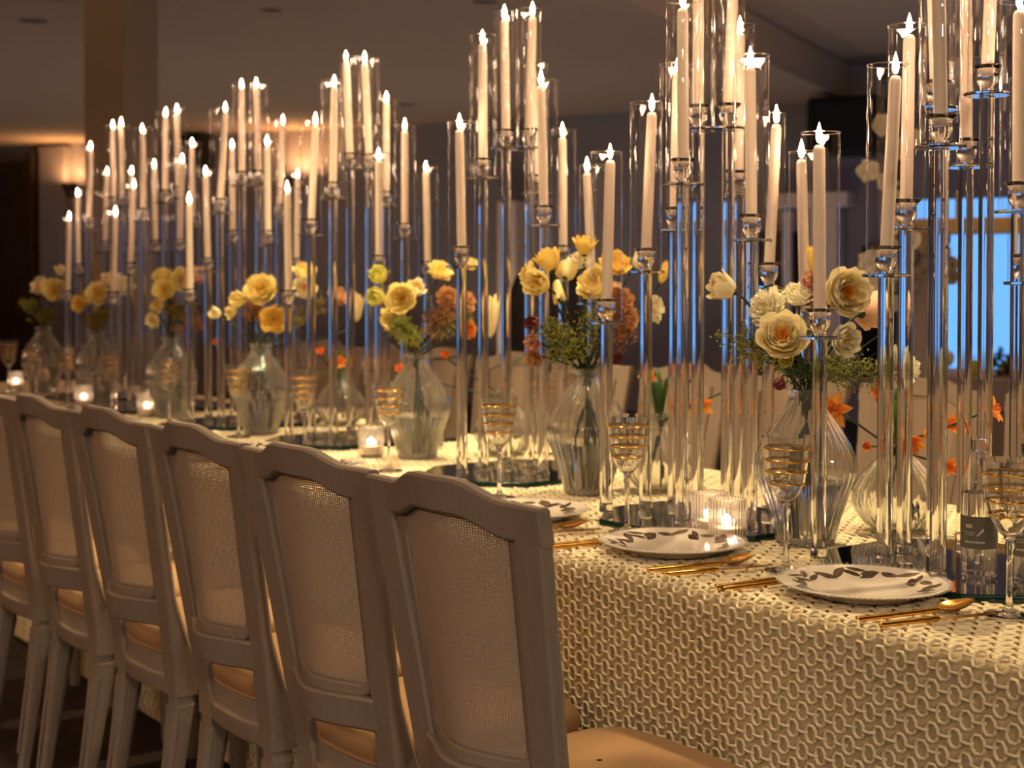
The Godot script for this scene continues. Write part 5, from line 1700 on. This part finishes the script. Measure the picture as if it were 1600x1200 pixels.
	s = Shape.new()
	var rings := []
	for q in [[0.35, 0.26], [0.9, 0.27], [1.18, 0.25], [1.30, 0.20], [1.36, 0.10]]:
		var r := PackedVector3Array()
		for j in 24:
			var a := TAU * j / 24.0
			r.append(RB * cos(a) * q[1] + RA * sin(a) * q[1] * 0.35 + Vector3(0, q[0], 0))
		rings.append(r)
	s.loft(rings, true)
	part("back", s, M.black, t)
	s = Shape.new()
	s.box(Vector3(0, 0.40, 0) - RA * 0.24, Vector3(0.54, 0.14, 0.5), 0.03, room_turn())
	part("seat", s, M.black, t)
	for q in [[-0.22, -0.44], [0.22, -0.44], [-0.22, 0.02], [0.22, 0.02]]:
		s = Shape.new()
		s.tube([RB * q[0] + RA * q[1], RB * q[0] + RA * q[1] + Vector3(0, 0.36, 0)], [0.014, 0.02], 8)
		part("leg", s, M.black, t)
	# cream orchid cascade at the right, and a dried one nearer
	orchid("cream orchid cascade hanging behind the tall tapers at the right", rp(-1.13, 1.80, 5.1), [[0.00, 0.0], [0.05, -0.09], [-0.05, -0.16], [0.02, -0.20], [0.06, -0.26], [0.04, -0.34], [0.02, -0.42], [-0.04, -0.47], [-0.02, -0.54], [0.06, -0.50], [-0.05, -0.60], [0.03, -0.62], [0.1, -0.05], [0.1, -0.40]], 0.040, "white", 5.0)
	orchid("dried apricot orchid spray hanging at the right edge of the frame", Vector3(2.44, 1.24, -1.50), [[0.0, 0.0], [0.01, -0.022], [-0.008, -0.042], [0.002, -0.062], [0.004, -0.082], [0.012, -0.105], [0.024, -0.128], [0.03, -0.02]], 0.020, "buff", 2.8)

func orchid(label: String, at: Vector3, pts: Array, R: float, colors: String, d: float) -> void:
	var t := thing("orchid_spray", label, "orchid", at, 0.0)
	var right := Vector3(0.804, 0, 0.594)
	var toward := Vector3(-0.594, 0, 0.804)
	var path := [Vector3(0, 0.16 * R / 0.04, 0)]
	var s := Shape.new()
	for q in pts:
		var c: Vector3 = right * q[0] + Vector3(0, q[1], 0) + toward * rng.randf_range(-0.02, 0.02) * R / 0.04
		path.append(c - toward * R * 0.5)
		var m := Shape.new()
		var dir: Vector3 = (toward + Vector3(rng.randf_range(-0.7, 0.7), rng.randf_range(-0.5, 0.3), rng.randf_range(-0.7, 0.7))).normalized()
		for k in 5:
			var rows := []
			var a0 := TAU * k / 5.0 + 0.3
			var w: float = R * (0.62 if k % 2 == 0 else 0.45)
			for i in 6:
				var v := i / 5.0
				var row := PackedVector3Array()
				for j in 5:
					var u := lerpf(-1.0, 1.0, j / 4.0)
					var rr := R * 1.05 * v
					var side := w * sin(PI * (0.05 + 0.9 * v)) * u
					row.append(Vector3(cos(a0) * rr - sin(a0) * side, R * (0.35 * v * v - 0.15 * u * u), sin(a0) * rr + cos(a0) * side))
				rows.append(row)
			m.grid(rows)
		var lip := PALETTE[colors][2] as String
		var o := put("blossom", m.mesh(M[PALETTE[colors][0]]), t, at_dir(dir, c, rng.randf() * TAU))
		var lp := Shape.new()
		lp.lathe([Vector2(0, -0.1 * R), Vector2(0.16 * R, 0.05 * R), Vector2(0.20 * R, 0.25 * R), Vector2(0.0, 0.2 * R)], 8)
		put("lip", lp.mesh(M[lip]), o)
	if colors == "white":
		var st := Shape.new()
		st.tube([Vector3(0.1, 0.14, 0), -Vector3(-0.1, at.y, 0)], [0.012], 10)
		st.lathe([Vector2(0, -at.y), Vector2(0.16, -at.y), Vector2(0.16, -at.y + 0.02), Vector2(0, -at.y + 0.03)], 24, Vector3(0.1, 0, 0))
		part("stand", st, M.black, t)
		st = Shape.new()
		st.tube([Vector3(0.1, 0.13, 0), Vector3(0.05, 0.18, 0), path[0]], [0.005], 6)
		part("hook", st, M.black, t)
	else:
		var st := Shape.new()
		st.tube([path[0], path[0] + right * 0.03 + Vector3(0, 0.015, 0), path[0] + right * 0.09 - Vector3(0, 0.06, 0), Vector3(0, TOP + 0.06 - at.y, 0) + right * 0.11], [0.0016], 6)
		part("branch", st, M.stem, t)
		st = Shape.new()
		st.lathe([Vector2(0, 0), Vector2(0.026, 0), Vector2(0.034, 0.03), Vector2(0.03, 0.06), Vector2(0.012, 0.09), Vector2(0.014, 0.11)], 32, Vector3(0, TOP + 0.004 - at.y, 0) + right * 0.11)
		part("vase", st, M.vase, t)
	path.sort_custom(func(a, b): return a.y > b.y)
	s.tube(path, [0.05 * R], 6)
	part("stem", s, M.stem, t)
